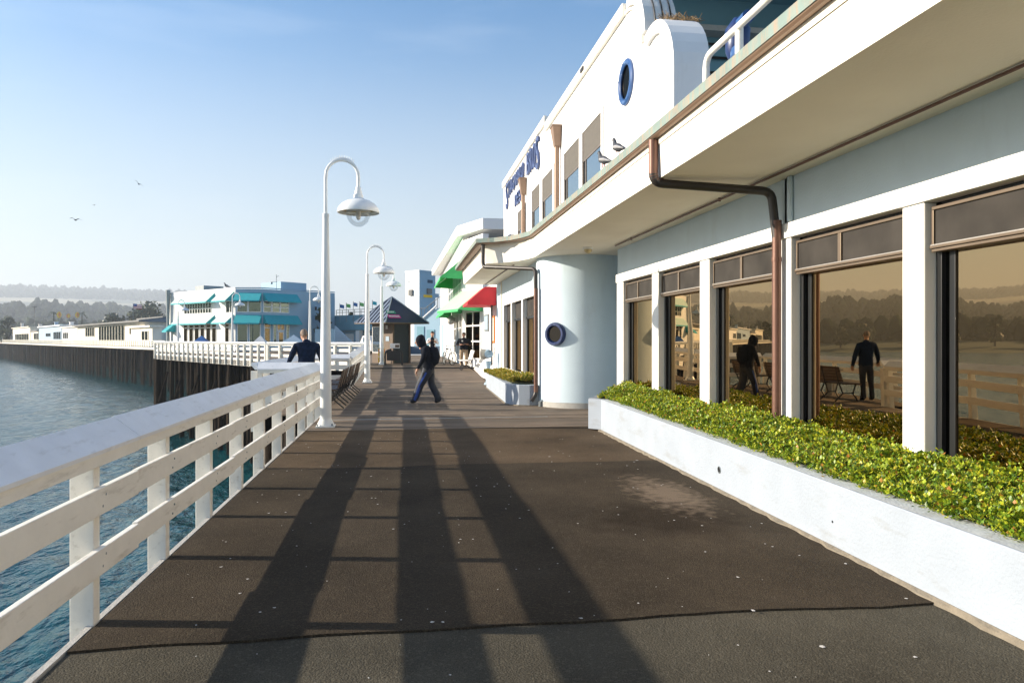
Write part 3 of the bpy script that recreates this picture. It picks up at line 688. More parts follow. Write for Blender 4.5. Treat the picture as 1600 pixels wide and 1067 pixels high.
for a in (-47, 47.5): 
    n_ = Vector((math.sin(R(a)), -math.cos(R(a)), 0)); porthole(Vector((CX, CY, 1.77))+n_*(CR-.03), n_, .185, .285, bld, th=.11, dd=.045)

# overhang canopy: fascia, soffit, gutter following one plan line
FL = [(3.14, -5), (3.14, 8), (3.14, 17.55)]
for k in range(1, 9):
    a = k/8*math.pi/2; FL.append((3.14-1.0*math.sin(a)*1.0, 17.55+1.75*(1-math.cos(a))*1.0))
FL = [(3.14, -5), (3.14, 6), (3.14, 12), (3.14, 17.7), (3.03, 18.2), (2.83, 18.72), (2.52, 19.14), (2.14, 19.42), (2.14, 23), (2.14, 26.8)]
GL = [(3.02, -5), (3.02, 6), (3.02, 12), (3.00, 17.6), (2.87, 18.05), (2.65, 18.52), (2.30, 18.9), (1.86, 19.15), (1.84, 23), (1.84, 26.8)]
def strip(name, m, lo, zlo, hi, zhi, parent=bld, smooth=False):
    n = len(lo); vs = [(x, y, zlo) for x, y in lo]+[(x, y, zhi) for x, y in hi]
    return MB().add(vs, [(i, i+1, n+i+1, n+i) for i in range(n-1)]).build(name, m, parent, smooth=smooth)
mid = [((a[0]*.15+b[0]*.85), (a[1]*.15+b[1]*.85)) for a, b in zip(GL, FL)]
strip('fascia', 'cream', FL, 3.65, mid, 4.10)
strip('drip_board', 'soffit', [(x-.012, y-.006) for x, y in mid], 4.06, [(x-.012, y-.006) for x, y in mid], 4.14)
# soffit
vs = [(x, y, 3.65) for x, y in FL]+[(9.0, y, 3.65) for x, y in FL]; n = len(FL)
MB().add(vs, [(i, i+1, n+i+1, n+i) for i in range(n-1)]).build('soffit', 'soffit', bld)
# gutter: half-round brown trough below and green front plate above
def sweep(name, m, prof_pairs, smooth=True):
    rows = []
    for (wt, z) in prof_pairs: rows.append([(f[0]+(g[0]-f[0])*wt, f[1]+(g[1]-f[1])*wt, z) for f, g in zip(FL, GL)])
    n = len(FL); vs = [p for r_ in rows for p in r_]; fs = []
    for j in range(len(rows)-1):
        for i in range(n-1): fs.append((j*n+i, j*n+i+1, (j+1)*n+i+1, (j+1)*n+i))
    return MB().add(vs, fs).build(name, m, bld, smooth=smooth)
sweep('gutter_trough', 'gutter_brown', [(.2, 4.145), (.45, 4.13), (.75, 4.132), (.93, 4.148), (1.0, 4.168)], smooth=False)
sweep('gutter_front', 'verdigris', [(.99, 4.162), (1.06, 4.160), (1.06, 4.272), (.9, 4.277), (.88, 4.20)], smooth=False)
MB().prism([(4.0+4.99*0, -5)]+[(9.2, -5), (9.2, 26.8)]+[(x+.06, y) for x, y in reversed(GL)], 4.16, 4.20).build('canopy_roof', 'concrete', bld)
# conduit along the soffit, sprinkler heads, small dome light
MB().tube([(4.42, -5, 3.625), (4.42, 15.1, 3.625)], .016, 8).build('conduit', 'copper', bld)
for y in (4.0, 9.9, 14.0):
    MB().tube([(4.42, y, 3.65), (4.42, y, 3.60)], .02, 8).build('sprinkler_head', 'copper', bld)
dl = thing('ceiling_light', 'small cream dome light under the canopy beside the round column', 'light', (3.95, 15.6, 3.65))
MB().lathe([(.11, 0), (.11, -.04), (.10, -.05)], (3.95, 15.6, 3.65), 16).build('mount', 'white', dl, smooth=True)
MB().lathe([(.09, -.05), (.085, -.09), (.05, -.13), (0.001, -.14)], (3.95, 15.6, 3.65), 16).build('dome', 'lamp_in', dl, smooth=True)

# downpipes
def bend(pts, r=.12, n=6):
    P = [Vector(p) for p in pts]; out = [P[0]]
    for i in range(1, len(P)-1):
        a = (P[i-1]-P[i]).normalized(); b = (P[i+1]-P[i]).normalized(); p0 = P[i]+a*r; p2 = P[i]+b*r
        for k in range(n+1):
            t = k/n; out.append(p0*(1-t)**2+P[i]*2*t*(1-t)+p2*t*t)
    out.append(P[-1]); return out
dp = thing('downpipe', 'brown downpipe bending under the canopy between the big windows', 'downpipe', (4.62, 8.62, .5), 'brown rain downpipes')
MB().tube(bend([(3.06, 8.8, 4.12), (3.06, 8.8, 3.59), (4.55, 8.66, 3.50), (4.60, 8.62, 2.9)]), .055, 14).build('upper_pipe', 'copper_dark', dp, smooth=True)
MB().tube([(4.60, 8.62, 3.1), (4.60, 8.62, .45)], .056, 14).build('lower_pipe', 'copper', dp, smooth=True)
m_ = MB()
for z in (3.08, 2.62): m_.tube([(4.60, 8.62, z), (4.60, 8.62, z+.05)], .062, 14)
for k in range(7):
    a = k/6*math.pi/2; c = Vector((3.06+.12-.12*math.cos(a), 8.8, 3.59+.12-.12*math.sin(a))); m_.tube([c-Vector((math.sin(a), 0, -math.cos(a)))*.005, c+Vector((math.sin(a), 0, -math.cos(a)))*.005], .060, 12)
m_.build('collars', 'copper', dp, smooth=True, kind='stuff')
MB().tube([(3.06, 8.8, 4.12), (3.06, 8.8, 3.70)], .058, 14).build('sunlit_outlet', 'copper', dp, smooth=True)  # sunlit stretch of the pipe painted as a lighter copper sleeve
dp2 = thing('downpipe', 'dark downpipe running down beside the round column and small planter', 'downpipe', (3.24, 17.85, 0), 'brown rain downpipes')
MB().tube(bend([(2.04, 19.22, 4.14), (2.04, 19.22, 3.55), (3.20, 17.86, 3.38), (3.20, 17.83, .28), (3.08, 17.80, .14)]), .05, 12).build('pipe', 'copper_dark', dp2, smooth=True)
MB().tube([(3.20, 17.83, 2.9), (3.20, 17.83, .35)], .053, 12).build('lower_pipe', 'copper', dp2, smooth=True)
m_ = MB(); m_.tube([(3.28, 17.7, 0), (3.28, 17.7, .12)], .035, 8); m_.tube([(3.28, 17.7, .12), (3.36, 17.68, .16)], .03, 8); m_.tube([(3.40, 17.66, .05), (3.40, 17.66, .2)], .028, 8)
tag(m_.build('standpipe', 'gray_metal', smooth=True), 'small gray standpipe fittings at the foot of the round column', 'pipe fitting')

# second window run behind the small planter (X=3.35)
w2 = MB(); w2.box(3.35, 3.6, 18.3, 26.8, 2.92, 3.65); w2.box(3.35, 3.6, 18.3, 26.8, 0, .70); w2.box(3.35, 3.6, 24.9, 26.8, .70, 2.92); w2.build('side_wall', 'blue_wall', bld); MB().box(3.9, 3.95, 18.3, 26.8, .6, 3.0).build('dark_curtain', 'black_frame', bld)
MB().box(3.31, 3.5, 18.3, 24.9, 2.78, 2.918).build('window_header', 'white', bld)
MB().box(3.30, 3.5, 18.3, 24.9, .62, .70).build('window_sill', 'white', bld)
E2 = [(18.5, 20.55), (20.8, 22.7), (22.95, 24.6)]
for y0, y1 in ((18.3, 18.5), (20.55, 20.8), (22.7, 22.95), (24.6, 24.9)): MB().box(3.31, 3.5, y0, y1, .70, 2.778).build('pilaster', 'white', bld)
for y0, y1 in E2:
    f = MB(); f.box(3.43, 3.47, y0, y0+.05, .70, 2.78); f.box(3.43, 3.47, y1-.07, y1, .70, 2.78); f.box(3.40, 3.47, y0, y1, 2.22, 2.28); f.box(3.44, 3.47, (y0+y1)/2-.02, (y0+y1)/2+.02, .7, 2.22)
    wf = f.build('window', 'black_frame', bld); MB().box(3.455, 3.46, y0+.05, y1-.07, .70, 2.22).build('pane', 'bronze_glass', wf)
    MB().box(3.43, 3.436, y0+.05, y1-.07, 2.28, 2.75).build('transom_screen', 'screen_fabric', wf)
MB().box(3.31, 3.349, 25.3, 25.42, .0, 3.64).build('corner_trim', 'soffit', bld)
MB().tube([(2.9, 19.5, 3.635), (2.9, 26.5, 3.635)], .015, 6).build('conduit', 'copper', bld)

# ------------------------------------------------------------------ upper storey
XU = 4.0
up = MB()
def arc(cy, cz, r_, a0, a1, n=10): return [(cy+r_*math.cos(R(a0+(a1-a0)*k/n)), cz+r_*math.sin(R(a0+(a1-a0)*k/n))) for k in range(n+1)]
hump1 = arc(12.75, 6.77, 1.0, 90, 180)        # y,z : from top (12.75,7.77) down to (11.75,6.77)
hump2 = arc(11.42, 5.72, 1.0, 72, 180)
prof = [(20.6, 4.2), (20.6, 7.77)]+hump1+[(11.74, 6.67)]+hump2+[(10.42, 4.2)]
UW = [(18.13-.02, 16.44), (16.24, 14.52)]
up.extr(prof, XU, XU+.5, axis='x')
uw = up.build('upper_wall', 'stucco', bld)
# cut-out look is avoided: windows sit in shallow projecting frames in front of a recessed dark reveal
up = MB(); up.box(XU, XU+.5, 20.6, 29.7, 4.2, 8.0); up.build('sign_wall', 'stucco', bld)
MB().box(XU+.5, 9, 29.5, 29.7, 4.2, 7.6).build('end_wall', 'stucco', bld)
MB().box(XU+.5, 9, 12.8, 29.5, 7.3, 7.4).build('upper_roof', 'concrete', bld)
MB().box(XU-.07, XU-.002, 13.0, 20.55, 7.55, 7.78).build('cornice', 'cream', bld, bevel=.01)
MB().box(XU-.07, XU-.002, 20.6, 29.72, 7.78, 8.02).build('cornice', 'cream', bld, bevel=.01)
ins1 = arc(12.95, 6.62, .95, 90, 178, 12)
m_ = MB(); m_.tube([(XU-.02, y, z) for y, z in ins1], .03, 6); m_.build('hump_molding', 'cream', bld)
def band(name, prof_o, width=.16):
    # raised rounded moulding following the hump edge
    vs = []; fs = []; n = len(prof_o)
    for i, (y, z) in enumerate(prof_o):
        a = prof_o[max(i-1, 0)]; b = prof_o[min(i+1, n-1)]; d = Vector((b[0]-a[0], b[1]-a[1])).normalized(); nn = Vector((-d.y, d.x))
        if nn.dot(Vector((12.9-y, 5.5-z))) < 0: nn = -nn
        q = (y+nn.x*width, z+nn.y*width)
        vs += [(XU-.001, y, z), (XU-.06, y, z), (XU-.06, q[0], q[1]), (XU-.001, q[0], q[1])]
    for i in range(n-1):
        for j in range(4): fs.append((i*4+j, i*4+(j+1) % 4, (i+1)*4+(j+1) % 4, (i+1)*4+j))
    fs.append((0, 1, 2, 3)); fs.append(tuple((n-1)*4+j for j in (3, 2, 1, 0)))
    MB().add(vs, fs).build(name, 'stucco', bld)
band('hump_band', hump1, .2); band('hump_band', hump2+[(10.42, 4.3)], .2)
def upwin(y0, y1, z0, z1, two=True):
    f = MB()
    f.box(XU-.05, XU-.003, y0-.10, y0, z0, z1+.1); f.box(XU-.05, XU-.003, y1, y1+.10, z0, z1+.1); f.box(XU-.05, XU-.003, y0, y1, z1, z1+.1)
    wf = f.build('window', 'stucco', bld)
    MB().box(XU-.012, XU-.004, y0, y1, z0, z1).build('backing', 'black_frame', wf)
    g = MB(); zt = z1-.62; g.box(XU-.035, XU-.014, y0, y1, zt-.04, zt); g.box(XU-.035, XU-.014, y0, y0+.05, z0, z1); g.box(XU-.035, XU-.014, y1-.05, y1, z0, z1); g.box(XU-.034, XU-.014, y1-.30, y1-.24, z0, zt-.04)
    g.build('inner_frame', 'bronze_frame', wf)
    MB().box(XU-.022, XU-.016, y0+.05, y1-.30, z0, zt-.04).build('pane', 'blue_glass', wf)
    s = MB(); 
    s.box(XU-.032, XU-.016, y0+.05, y1-.05, zt, z1); s.build('blind', mat_blind, wf)
mat_blind = mat('tan_blind', (.105, .095, .08), .8, .08, vs=8)
upwin(16.45, 18.05, 4.22, 6.27); upwin(14.55, 16.15, 4.22, 6.27)
upwin(21.4, 22.75, 4.22, 6.27); upwin(19.5, 21.0, 4.22, 6.27); upwin(24.3, 25.65, 4.22, 6.1)
porthole((XU+.0, 12.92, 6.31), (-1, 0, 0), .30, .41, bld, 'blue_enamel', .06)
for y, zt, lb in ((18.67, 7.12, 'tan funnel-topped downspout on the upper wall between window pairs'), (24.14, 6.95, 'tan funnel-topped downspout under the restaurant lettering')):
    t = thing('downspout', lb, 'downspout', (3.9, y, 4.25))
    m_ = MB(); m_.add([(3.83, y-.09, zt-.5), (3.99, y-.09, zt-.5), (3.99, y+.09, zt-.5), (3.83, y+.09, zt-.5), (3.76, y-.18, zt), (3.99, y-.18, zt), (3.99, y+.18, zt), (3.76, y+.18, zt)], [(0, 3, 2, 1), (4, 5, 6, 7), (0, 1, 5, 4), (1, 2, 6, 5), (2, 3, 7, 6), (3, 0, 4, 7)])
    m_.box(3.745, 3.992, y-.195, y+.195, zt, zt+.03)
    m_.build('funnel', 'gutter_brown', t); MB().tube([(3.9, y, zt-.5), (3.9, y, 4.22)], .065, 10).build('pipe', 'gutter_brown', t, smooth=True)
for y in (12.9, 14.3, 18.9, 22.95, 26.4): MB().box(XU-.004, XU-.001, y, y+.018, 4.3, 7.5 if y < 20 else 7.75).build('wall_joint', 'soffit', bld)
MB().box(XU-.10, XU-.003, 15.9, 16.15, 7.62, 7.70).build('wall_fitting', 'iron', bld)
wl = thing('wall_light', 'small dark dome light low on the upper wall by the last window', 'light', (3.9, 25.9, 5.3)); MB().tube([(4.0, 25.9, 5.35), (3.75, 25.9, 5.35)], .02, 6).build('bracket', 'iron', wl); MB().lathe([(.01, .1), (.12, .03), (.13, 0)], (3.72, 25.9, 5.28), 12).build('lamp_shade', 'navy', wl, smooth=True)
# roof terrace things
MB().box(XU+.5, 12, 13.1, 13.3, 4.2, 9).build('terrace_wall', 'teal_wall', bld)
MB().box(XU+.5, XU+4, 10.2, 13.1, 8.0, 8.15).build('terrace_awning', 'teal_wall', bld)
for z in (7.15, 6.9, 6.62): MB().tube([(XU+.5, 13.05, z), (XU+2.2, 13.05, z)], .025, 6).build('conduit', 'iron', bld)
for k in range(3): MB().tube([(XU+.12+.14*k, y-.01, z+.015) for y, z in arc(12.75, 6.77, 1.0, 92, 178, 10)], .014, 6).build('hump_cable', 'iron', bld)
tr_ = thing('terrace_railing', 'cream pipe railing along the edge of the roof terrace', 'railing', (3.6, 8.4, 4.2))
MB().tube(bend([(3.6, 8.45, 4.2), (3.6, 8.45, 5.05), (3.6, 4.0, 5.06)], .18), .04, 10).build('top_rail', 'cream', tr_, smooth=True)
for y in (7.6, 6.0, 4.4): MB().tube([(3.62, y, 4.2), (3.62, y, 5.05)], .045, 10).build('post', 'cream', tr_, smooth=True)
tv = thing('coin_telescope', 'blue coin telescope standing on the roof terrace', 'telescope', (3.95, 8.35, 4.2))
MB().tube([(3.95, 8.35, 4.2), (3.95, 8.35, 5.0)], .07, 12).build('stand', 'blue_enamel', tv, smooth=True)
m_ = MB(); m_.tube([(3.95, 8.35, 4.98), (3.95, 8.35, 5.1), (3.95, 8.33, 5.35), (3.95, 8.30, 5.48)], [.09, .14, .15, .06], 14); m_.build('head', 'navy', tv, smooth=True)
MB().tube([(3.95, 8.55, 5.36), (3.95, 8.05, 5.40)], .075, 12).build('barrel', 'blue_enamel', tv, smooth=True)
MB().box(3.84, 3.87, 8.15, 8.3, 4.75, 5.1).build('coin_box', 'blue_enamel', tv)
rs_ = thing('terrace_sign', 'small red sign with white letters behind the terrace railing', 'sign', (3.8, 8.6, 4.3))
MB().box(3.70, 3.98, 8.60, 8.62, 4.62, 4.88).build('board', 'signred', rs_)
ns = tag(MB().build('x', 'straw') if False else (lambda: None)() or bpy.data.objects.new('bird_nest', None), '', '') if False else None
m_ = MB(); r_ = random.Random(2)
for i in range(420):
    y = r_.uniform(10.95, 11.7); x = XU+r_.uniform(.05, .62); z = 5.72+math.sqrt(max(0, 1-(y-11.42)**2))+r_.uniform(-.02, .04); d = Vector((r_.uniform(-1, 1), r_.uniform(-1, 1), r_.uniform(.0, .9))).normalized()*r_.uniform(.06, .15)
    m_.tube([(x, y, z), (x+d.x, y+d.y, z+d.z)], .005, 3, caps=False)
tag(m_.build('bird_nest', 'straw'), 'dry straw bird nest on top of the lower curved parapet', 'nest')
def text_mesh(ch, size, ext):
    cu = bpy.data.curves.new('t', 'FONT'); cu.body = ch; cu.size = size; cu.extrude = ext; cu.offset = -.004*size; cu.resolution_u = 3
    ob = bpy.data.objects.new('t', cu); C.objects.link(ob); dg = bpy.context.evaluated_depsgraph_get(); me = bpy.data.meshes.new_from_object(ob.evaluated_get(dg)); bpy.data.objects.remove(ob); return me
def sign_text(parent, s, yl, yr, zb, hts, m, x=3.955, wf=1.0, plane='x', name='letter'):
    """letters on a wall facing -X: reading direction is -Y"""
    L = len(s); step = (yl-yr)/L; q = origin(parent)
    for i, ch in enumerate(s):
        if ch == ' ': continue
        me = text_mesh(ch, 1.0, .03); co = np.array([v.co[:] for v in me.vertices]); mn, mxx = co.min(0), co.max(0)
        hh = hts[i]; wdt = step*.86
        for v in me.vertices:
            u = (v.co.x-mn[0])/(mxx[0]-mn[0]); t = (v.co.y-mn[1])/(mxx[1]-mn[1])
            yy = yl-step*i-u*wdt; z = zb[i]+t*hh; v.co = Vector((x-v.co.z, yy, z))-q
        me.materials.append(M[m]); o = bpy.data.objects.new(name, me); C.objects.link(o); o.parent = parent
sg = thing('wall_lettering', 'raised blue lettering reading STAGNARO BROS on the upper wall', 'sign', (3.96, 25, 7.2))
s = 'STAGNARO BROS'
sign_text(sg, s, 28.7, 21.45, [6.72, 7.05, 7.10, 7.12, 7.13, 7.13, 7.12, 7.10, 0, 6.98, 6.95, 6.92, 6.75], [1.0, .62, .55, .52, .50, .50, .50, .52, 0, .70, .74, .76, .98], 'letter')
sg2 = thing('wall_lettering', 'smaller blue lettering under the restaurant name beside a downspout', 'sign', (3.96, 25.2, 6.5))
sign_text(sg2, 'REST', 26.3, 24.3, [6.42]*4, [.42]*4, 'letter')
sign_text(rs_, 'TR', 0, 0, [0, 0], [0, 0], 'paper') if False else None
m_ = text_mesh('TRY', .14, .004); 
for v in m_.vertices: v.co = Vector((3.72+v.co.x*.95, 8.597-v.co.z, 4.68+v.co.y))-origin(rs_)
m_.materials.append(M['paper']); o = bpy.data.objects.new('lettering', m_); C.objects.link(o); o.parent = rs_

# ------------------------------------------------------------------ pigeons
def pigeon(loc, rz, label):
    t = thing('pigeon', label, 'bird', loc, 'pigeons on the gutter'); t.rotation_euler = (0, 0, rz); x, y, z = loc
    m_ = MB().tube([(x-.17, y, z+.06), (x-.10, y, z+.085), (x-.02, y, z+.11), (x+.05, y, z+.14), (x+.08, y, z+.19), (x+.09, y, z+.235), (x+.11, y, z+.255), (x+.135, y, z+.25)], [.012, .035, .062, .058, .034, .026, .028, .012], 12)
    m_.build('body', 'feather', t, smooth=True)
    for s in (-1, 1):
        MB().tube([(x+.04, y+s*.045, z+.13), (x-.05, y+s*.055, z+.11), (x-.18, y+s*.02, z+.07)], [.02, .028, .006], 8).build('wing', 'feather_pale', t, smooth=True)
        MB().tube([(x, y+s*.025, z+.07), (x+.005, y+s*.025, z)], .006, 5).build('leg', 'flagred', t)
    MB().tube([(x+.13, y, z+.25), (x+.16, y, z+.243)], [.008, .002], 5).build('beak', 'iron', t)
    return t
pigeon((3.02, 10.2, 4.272), R(105), 'upper pigeon perched on the green gutter, nearer the camera')
pigeon((3.02, 10.95, 4.272), R(115), 'lower pigeon perched on the green gutter below the other')

# ================================================================== PLANTERS
def slab(poly_o, poly_i, z0, zt_o, zt_i): pass
pl = thing('planter', 'long pale blue-white stucco planter wall under the big brown windows', 'planter', (3.4, 8, 0))
def pxl(y): return 3.285+(y-3.507)*.02096
def ptop(y): return .505+(y-3.507)*.0072
Ys = [-3, 0, 3.5, 6.5, 9.5, 12.81]
vs = []; 
m_ = MB(); n = len(Ys)
vs = [(pxl(y), y, .03) for y in Ys]+[(pxl(y), y, ptop(y)) for y in Ys]+[(pxl(y)+.20, y, ptop(y)) for y in Ys]+[(pxl(y)+.20, y, .03) for y in Ys]
fs = []
for j in range(3):
    for i in range(n-1): fs.append((j*n+i, j*n+i+1, (j+1)*n+i+1, (j+1)*n+i))
m_.add(vs, fs); m_.prism([(3.48, 12.81), (3.68, 12.81), (3.50, 13.05), (3.30, 13.02)], .03, .573)
m_.prism([(3.30, 13.021), (3.50, 13.051), (4.72, 15.55), (4.72, 15.85)], .03, .578)
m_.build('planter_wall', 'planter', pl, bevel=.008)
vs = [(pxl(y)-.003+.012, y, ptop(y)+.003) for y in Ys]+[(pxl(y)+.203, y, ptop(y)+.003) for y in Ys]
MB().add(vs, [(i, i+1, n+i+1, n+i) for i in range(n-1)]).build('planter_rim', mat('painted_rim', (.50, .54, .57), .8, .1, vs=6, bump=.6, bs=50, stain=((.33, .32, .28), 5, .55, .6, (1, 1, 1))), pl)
# crumbly footing
r_ = random.Random(9); m_ = MB(); N = 120; vs = []
for i in range(N+1):
    y = -3+15.9*i/N; e = r_.uniform(.03, .062); vs += [(pxl(y)-e, y, .001+.0*i), (pxl(y)-e+.012, y, .022), (pxl(y)-.008, y, .036), (pxl(y)+.01, y, .034)]
m_.add(vs, [(i*4+j, i*4+j+1, (i+1)*4+j+1, (i+1)*4+j) for i in range(N) for j in range(3)]).build('footing', 'footing', pl)
dh = MB().disc((pxl(7.55)-.004, 7.55, .24), (-1, 0, 0), .032, .01, 16); dh.build('drain_hole', 'black_frame', pl)
MB().ring((pxl(7.55)-.002, 7.55, .24), (-1, 0, 0), .032, .04, .006, 16).build('drain_ring', 'gray_metal', pl)
MB().disc((pxl(5.35)-.003, 5.35, .22), (-1, 0, 0), .010, .006, 8).build('bolt_hole', 'black_frame', pl)
m_ = MB(); m_.prism([(3.4, -3), (4.74, -3), (4.74, 15.5), (3.55, 12.9)], .30, .42); m_.build('soil', 'leaf_under', pl)
def sstep(x): x = np.clip(x, 0, 1); return x*x*(3-2*x)
def ground_cover(name, pts_fn, cnt, m, size, label, seed, leaves=7):
    rs = np.random.RandomState(seed); P, dens = pts_fn(rs, cnt); n = len(P)
    V = []; 
    k = leaves; T = np.repeat(P, k, axis=0); N = len(T)
    sz = size*rs.uniform(.5, 1.7, N)*np.repeat(dens, k); ang = rs.uniform(0, 2*np.pi, N); el = np.radians(rs.uniform(5, 75, N))
    d = np.stack([np.cos(ang)*np.cos(el), np.sin(ang)*np.cos(el), np.sin(el)], -1); side = np.stack([-np.sin(ang), np.cos(ang), rs.uniform(-.4, .4, N)], -1)
    st = T+rs.normal(0, size*.35, (N, 3))+d*(sz*.15)[:, None]
    w_ = (sz*.36)[:, None]; nrm = np.cross(d, side)
    a = st; b = st+d*(sz*.5)[:, None]+side*w_-nrm*(sz*.10)[:, None]; c = st+d*sz[:, None]-nrm*0; e = st+d*(sz*.5)[:, None]-side*w_-nrm*(sz*.10)[:, None]
    V = np.stack([a, b, c, e], 1).reshape(-1, 3)
    me = bpy.data.meshes.new(name); me.vertices.add(len(V)); me.vertices.foreach_set('co', V.ravel().astype(np.float32))
    me.loops.add(6*N); me.polygons.add(2*N)
    base = np.arange(N)*4; idx = np.stack([base, base+1, base+2, base, base+2, base+3], 1).ravel()
    me.loops.foreach_set('vertex_index', idx.astype(np.int32)); me.polygons.foreach_set('loop_start', (np.arange(2*N)*3).astype(np.int32))
    try: me.polygons.foreach_set('loop_total', np.full(2*N, 3, np.int32))
    except Exception: pass
    me.update(calc_edges=True); me.validate(); me.materials.append(M[m]); o = bpy.data.objects.new(name, me); C.objects.link(o); tag(o, label, 'ground cover'); o['kind'] = 'stuff'; return o
def nz2(x, y, seed):
    r_ = np.random.RandomState(seed); o = 0*x
    for i in range(9):
        k = 1.5*1.5**i; a = r_.uniform(0, 6.3); o = o+np.sin(k*(x*math.cos(a)+y*math.sin(a))+r_.uniform(0, 6.3))/(1+.45*i)
    return o/3
def plant_pts(rs, cnt):
    y = 2.0+(15.6-2.0)*rs.uniform(0, 1, cnt)**1.15; xf = pxl(y)+.10+.06*nz2(y*3, y*0, 5); xf = np.where(y > 12.9, 3.45+(y-12.9)*.5, xf); xb = np.full(cnt, 4.76)
    u = rs.uniform(0, 1, cnt); x = xf+(xb-xf)*u; ztop = ptop(y)
    edge = np.minimum(1, (x-xf)/.10); hump = np.clip(.062+.042*nz2(x, y, 8)+.035*nz2(x*3, y*3, 9)-.03*u+.09*np.clip(u-.55, 0, 1)*2*np.clip(nz2(y*1.6, y*0, 14), 0, 1), .015, .24)
    z = ztop+.015+edge**.6*hump*rs.uniform(.25, 1.0, cnt)**.35+.038*np.clip(nz2(x*9, y*9, 21)*1.4, -1, 1.3)*edge
    spr = rs.uniform(0, 1, cnt) < .03; z = np.where(spr, z+rs.uniform(.02, .075, cnt), z)
    sc_ = .9+.10*(y/8); return np.stack([x, y, z], -1), sc_
ground_cover('ground_cover', plant_pts, 36000, 'leaf', .028, 'dense yellow-green leafy ground cover filling the long planter', 3)
m_ = MB(); r_ = random.Random(3); nxs, nys = 10, 90; vs = []
for j in range(nys+1):
    y = 2+13.3*j/nys
    for i in range(nxs+1):
        xf = pxl(y)+.16 if y < 12.9 else 3.55+(y-12.9)*.5; x = xf+(4.74-xf)*i/nxs
        vs.append((x, y, ptop(y)+(-.05 if i == 0 else .02+.012*math.sin(x*9+y*7))))
m_.add(vs, [(j*(nxs+1)+i, j*(nxs+1)+i+1, (j+1)*(nxs+1)+i+1, (j+1)*(nxs+1)+i) for j in range(nys) for i in range(nxs)]); m_.build('leaf_mat', 'leaf_under', pl)
# small planter
p2 = thing('planter', 'short rounded pale blue planter beside the round column', 'planter', (2.9, 20, 0))
cur = [(2.55, 18.55), (2.62, 18.2), (2.80, 17.98), (3.05, 17.88), (3.34, 17.88)]
out = [(3.34, 24.9), (2.75, 24.85), (2.60, 20)]+cur
MB().prism(list(reversed(out)), .02, .52).build('planter_wall', 'planter', p2, bevel=.01)
MB().prism([(3.3, 24.8), (2.9, 24.8), (2.76, 20), (2.72, 18.6), (2.85, 18.2), (3.3, 18.05)][::-1], .50, .54).build('soil', 'leaf_under', p2)
MB().prism([(x-.03, y-.03) for x, y in reversed(out)], .001, .03).build('footing', 'footing', p2)
def p2pts(rs, cnt):
    y = rs.uniform(18.15, 24.7, cnt); x = np.where(y > 18.7, 2.68, 2.95)+(3.32-2.75)*rs.uniform(0, 1, cnt); z = .55+.10*np.abs(nz2(x*2, y*1.2, 4))*rs.uniform(.3, 1, cnt)+.10*(x-2.7)+.08*(y < 20)*rs.uniform(0, 1, cnt); return np.stack([x, y, z], -1), np.full(cnt, 1.0)
ground_cover('ground_cover', p2pts, 3500, 'leaf_yellow', .05, 'yellow flowering ground cover in the short rounded planter', 6)

# ================================================================== GREEN AWNING BUILDING
gb = thing('awning_building', 'white sided building with green and red awnings past the restaurant', 'building', (3.7, 34, 0))
g0 = .1
def wallquad(name, m, a, b, z0, z1, parent, th=.2):
    a = Vector(a); b = Vector(b); u = (b-a).normalized(); n_ = Vector((u.y, -u.x))*th
    return MB().prism([tuple(a), tuple(b), tuple(b+n_), tuple(a+n_)], z0, z1).build(name, m, parent)
class Face:
    """a vertical wall face from a to b (seen left to right from outside)"""
    def __init__(s, a, b): s.a = Vector(a); s.b = Vector(b); s.L = (s.b-s.a).length; s.u = (s.b-s.a)/s.L; s.n = Vector((s.u.y, -s.u.x))
    def __call__(s, p): q = s.a+s.u*p[0]+s.n*p[1]; return Vector((q.x, q.y, p[2]))     # p=(along, out, z)
    def s_(s, px):
        d = Vector(at(px, 1.0)); den = d.x*s.u.y-d.y*s.u.x; return (s.a.y*d.x-s.a.x*d.y)/(-den) if abs(den) > 1e-9 else 0
def faceS(F_, px):
    d = Vector(at(px, 1.0)); # a + u s = d t
    A = F_.u.x; B = -d.x; Cc = F_.u.y; D = -d.y; det = A*D-B*Cc; return ((-F_.a.x)*D-B*(-F_.a.y))/det
Gs = Face((3.62, 34.3), (3.62, 26.9)); Gd = Face((2.9, 37.0), (3.62, 34.3)); Gf = Face((2.9, 60), (2.9, 37.0))
for nm, Fc, z1 in (('siding_wall', Gs, 3.9), ('siding_wall', Gd, 6.6), ('siding_wall', Gf, 6.8)):
    m_ = MB(Fc); m_.box(0, Fc.L, -.3, -.012, 0, z1); w0 = m_.build(nm, 'siding', gb)
    m_ = MB(Fc); z = .3
    while z < z1-.1: m_.add([(0, .0, z), (Fc.L, .0, z), (Fc.L, -.012, z+.14), (0, -.012, z+.14), (0, -.012, z), (Fc.L, -.012, z)], [(0, 1, 2, 3), (4, 5, 1, 0)]); z += .14
    m_.build('lap_siding', 'siding', w0, kind='stuff')
MB().prism([(2.2, 60), (2.6, 36.9), (3.62, 34.2), (9, 34.2), (9, 60)][::-1], 6.8, 7.3).build('roof', 'siding', gb)
MB().box(3.63, 9, 26.9, 34.3, 3.9, 4.0).build('low_roof', 'concrete', gb)
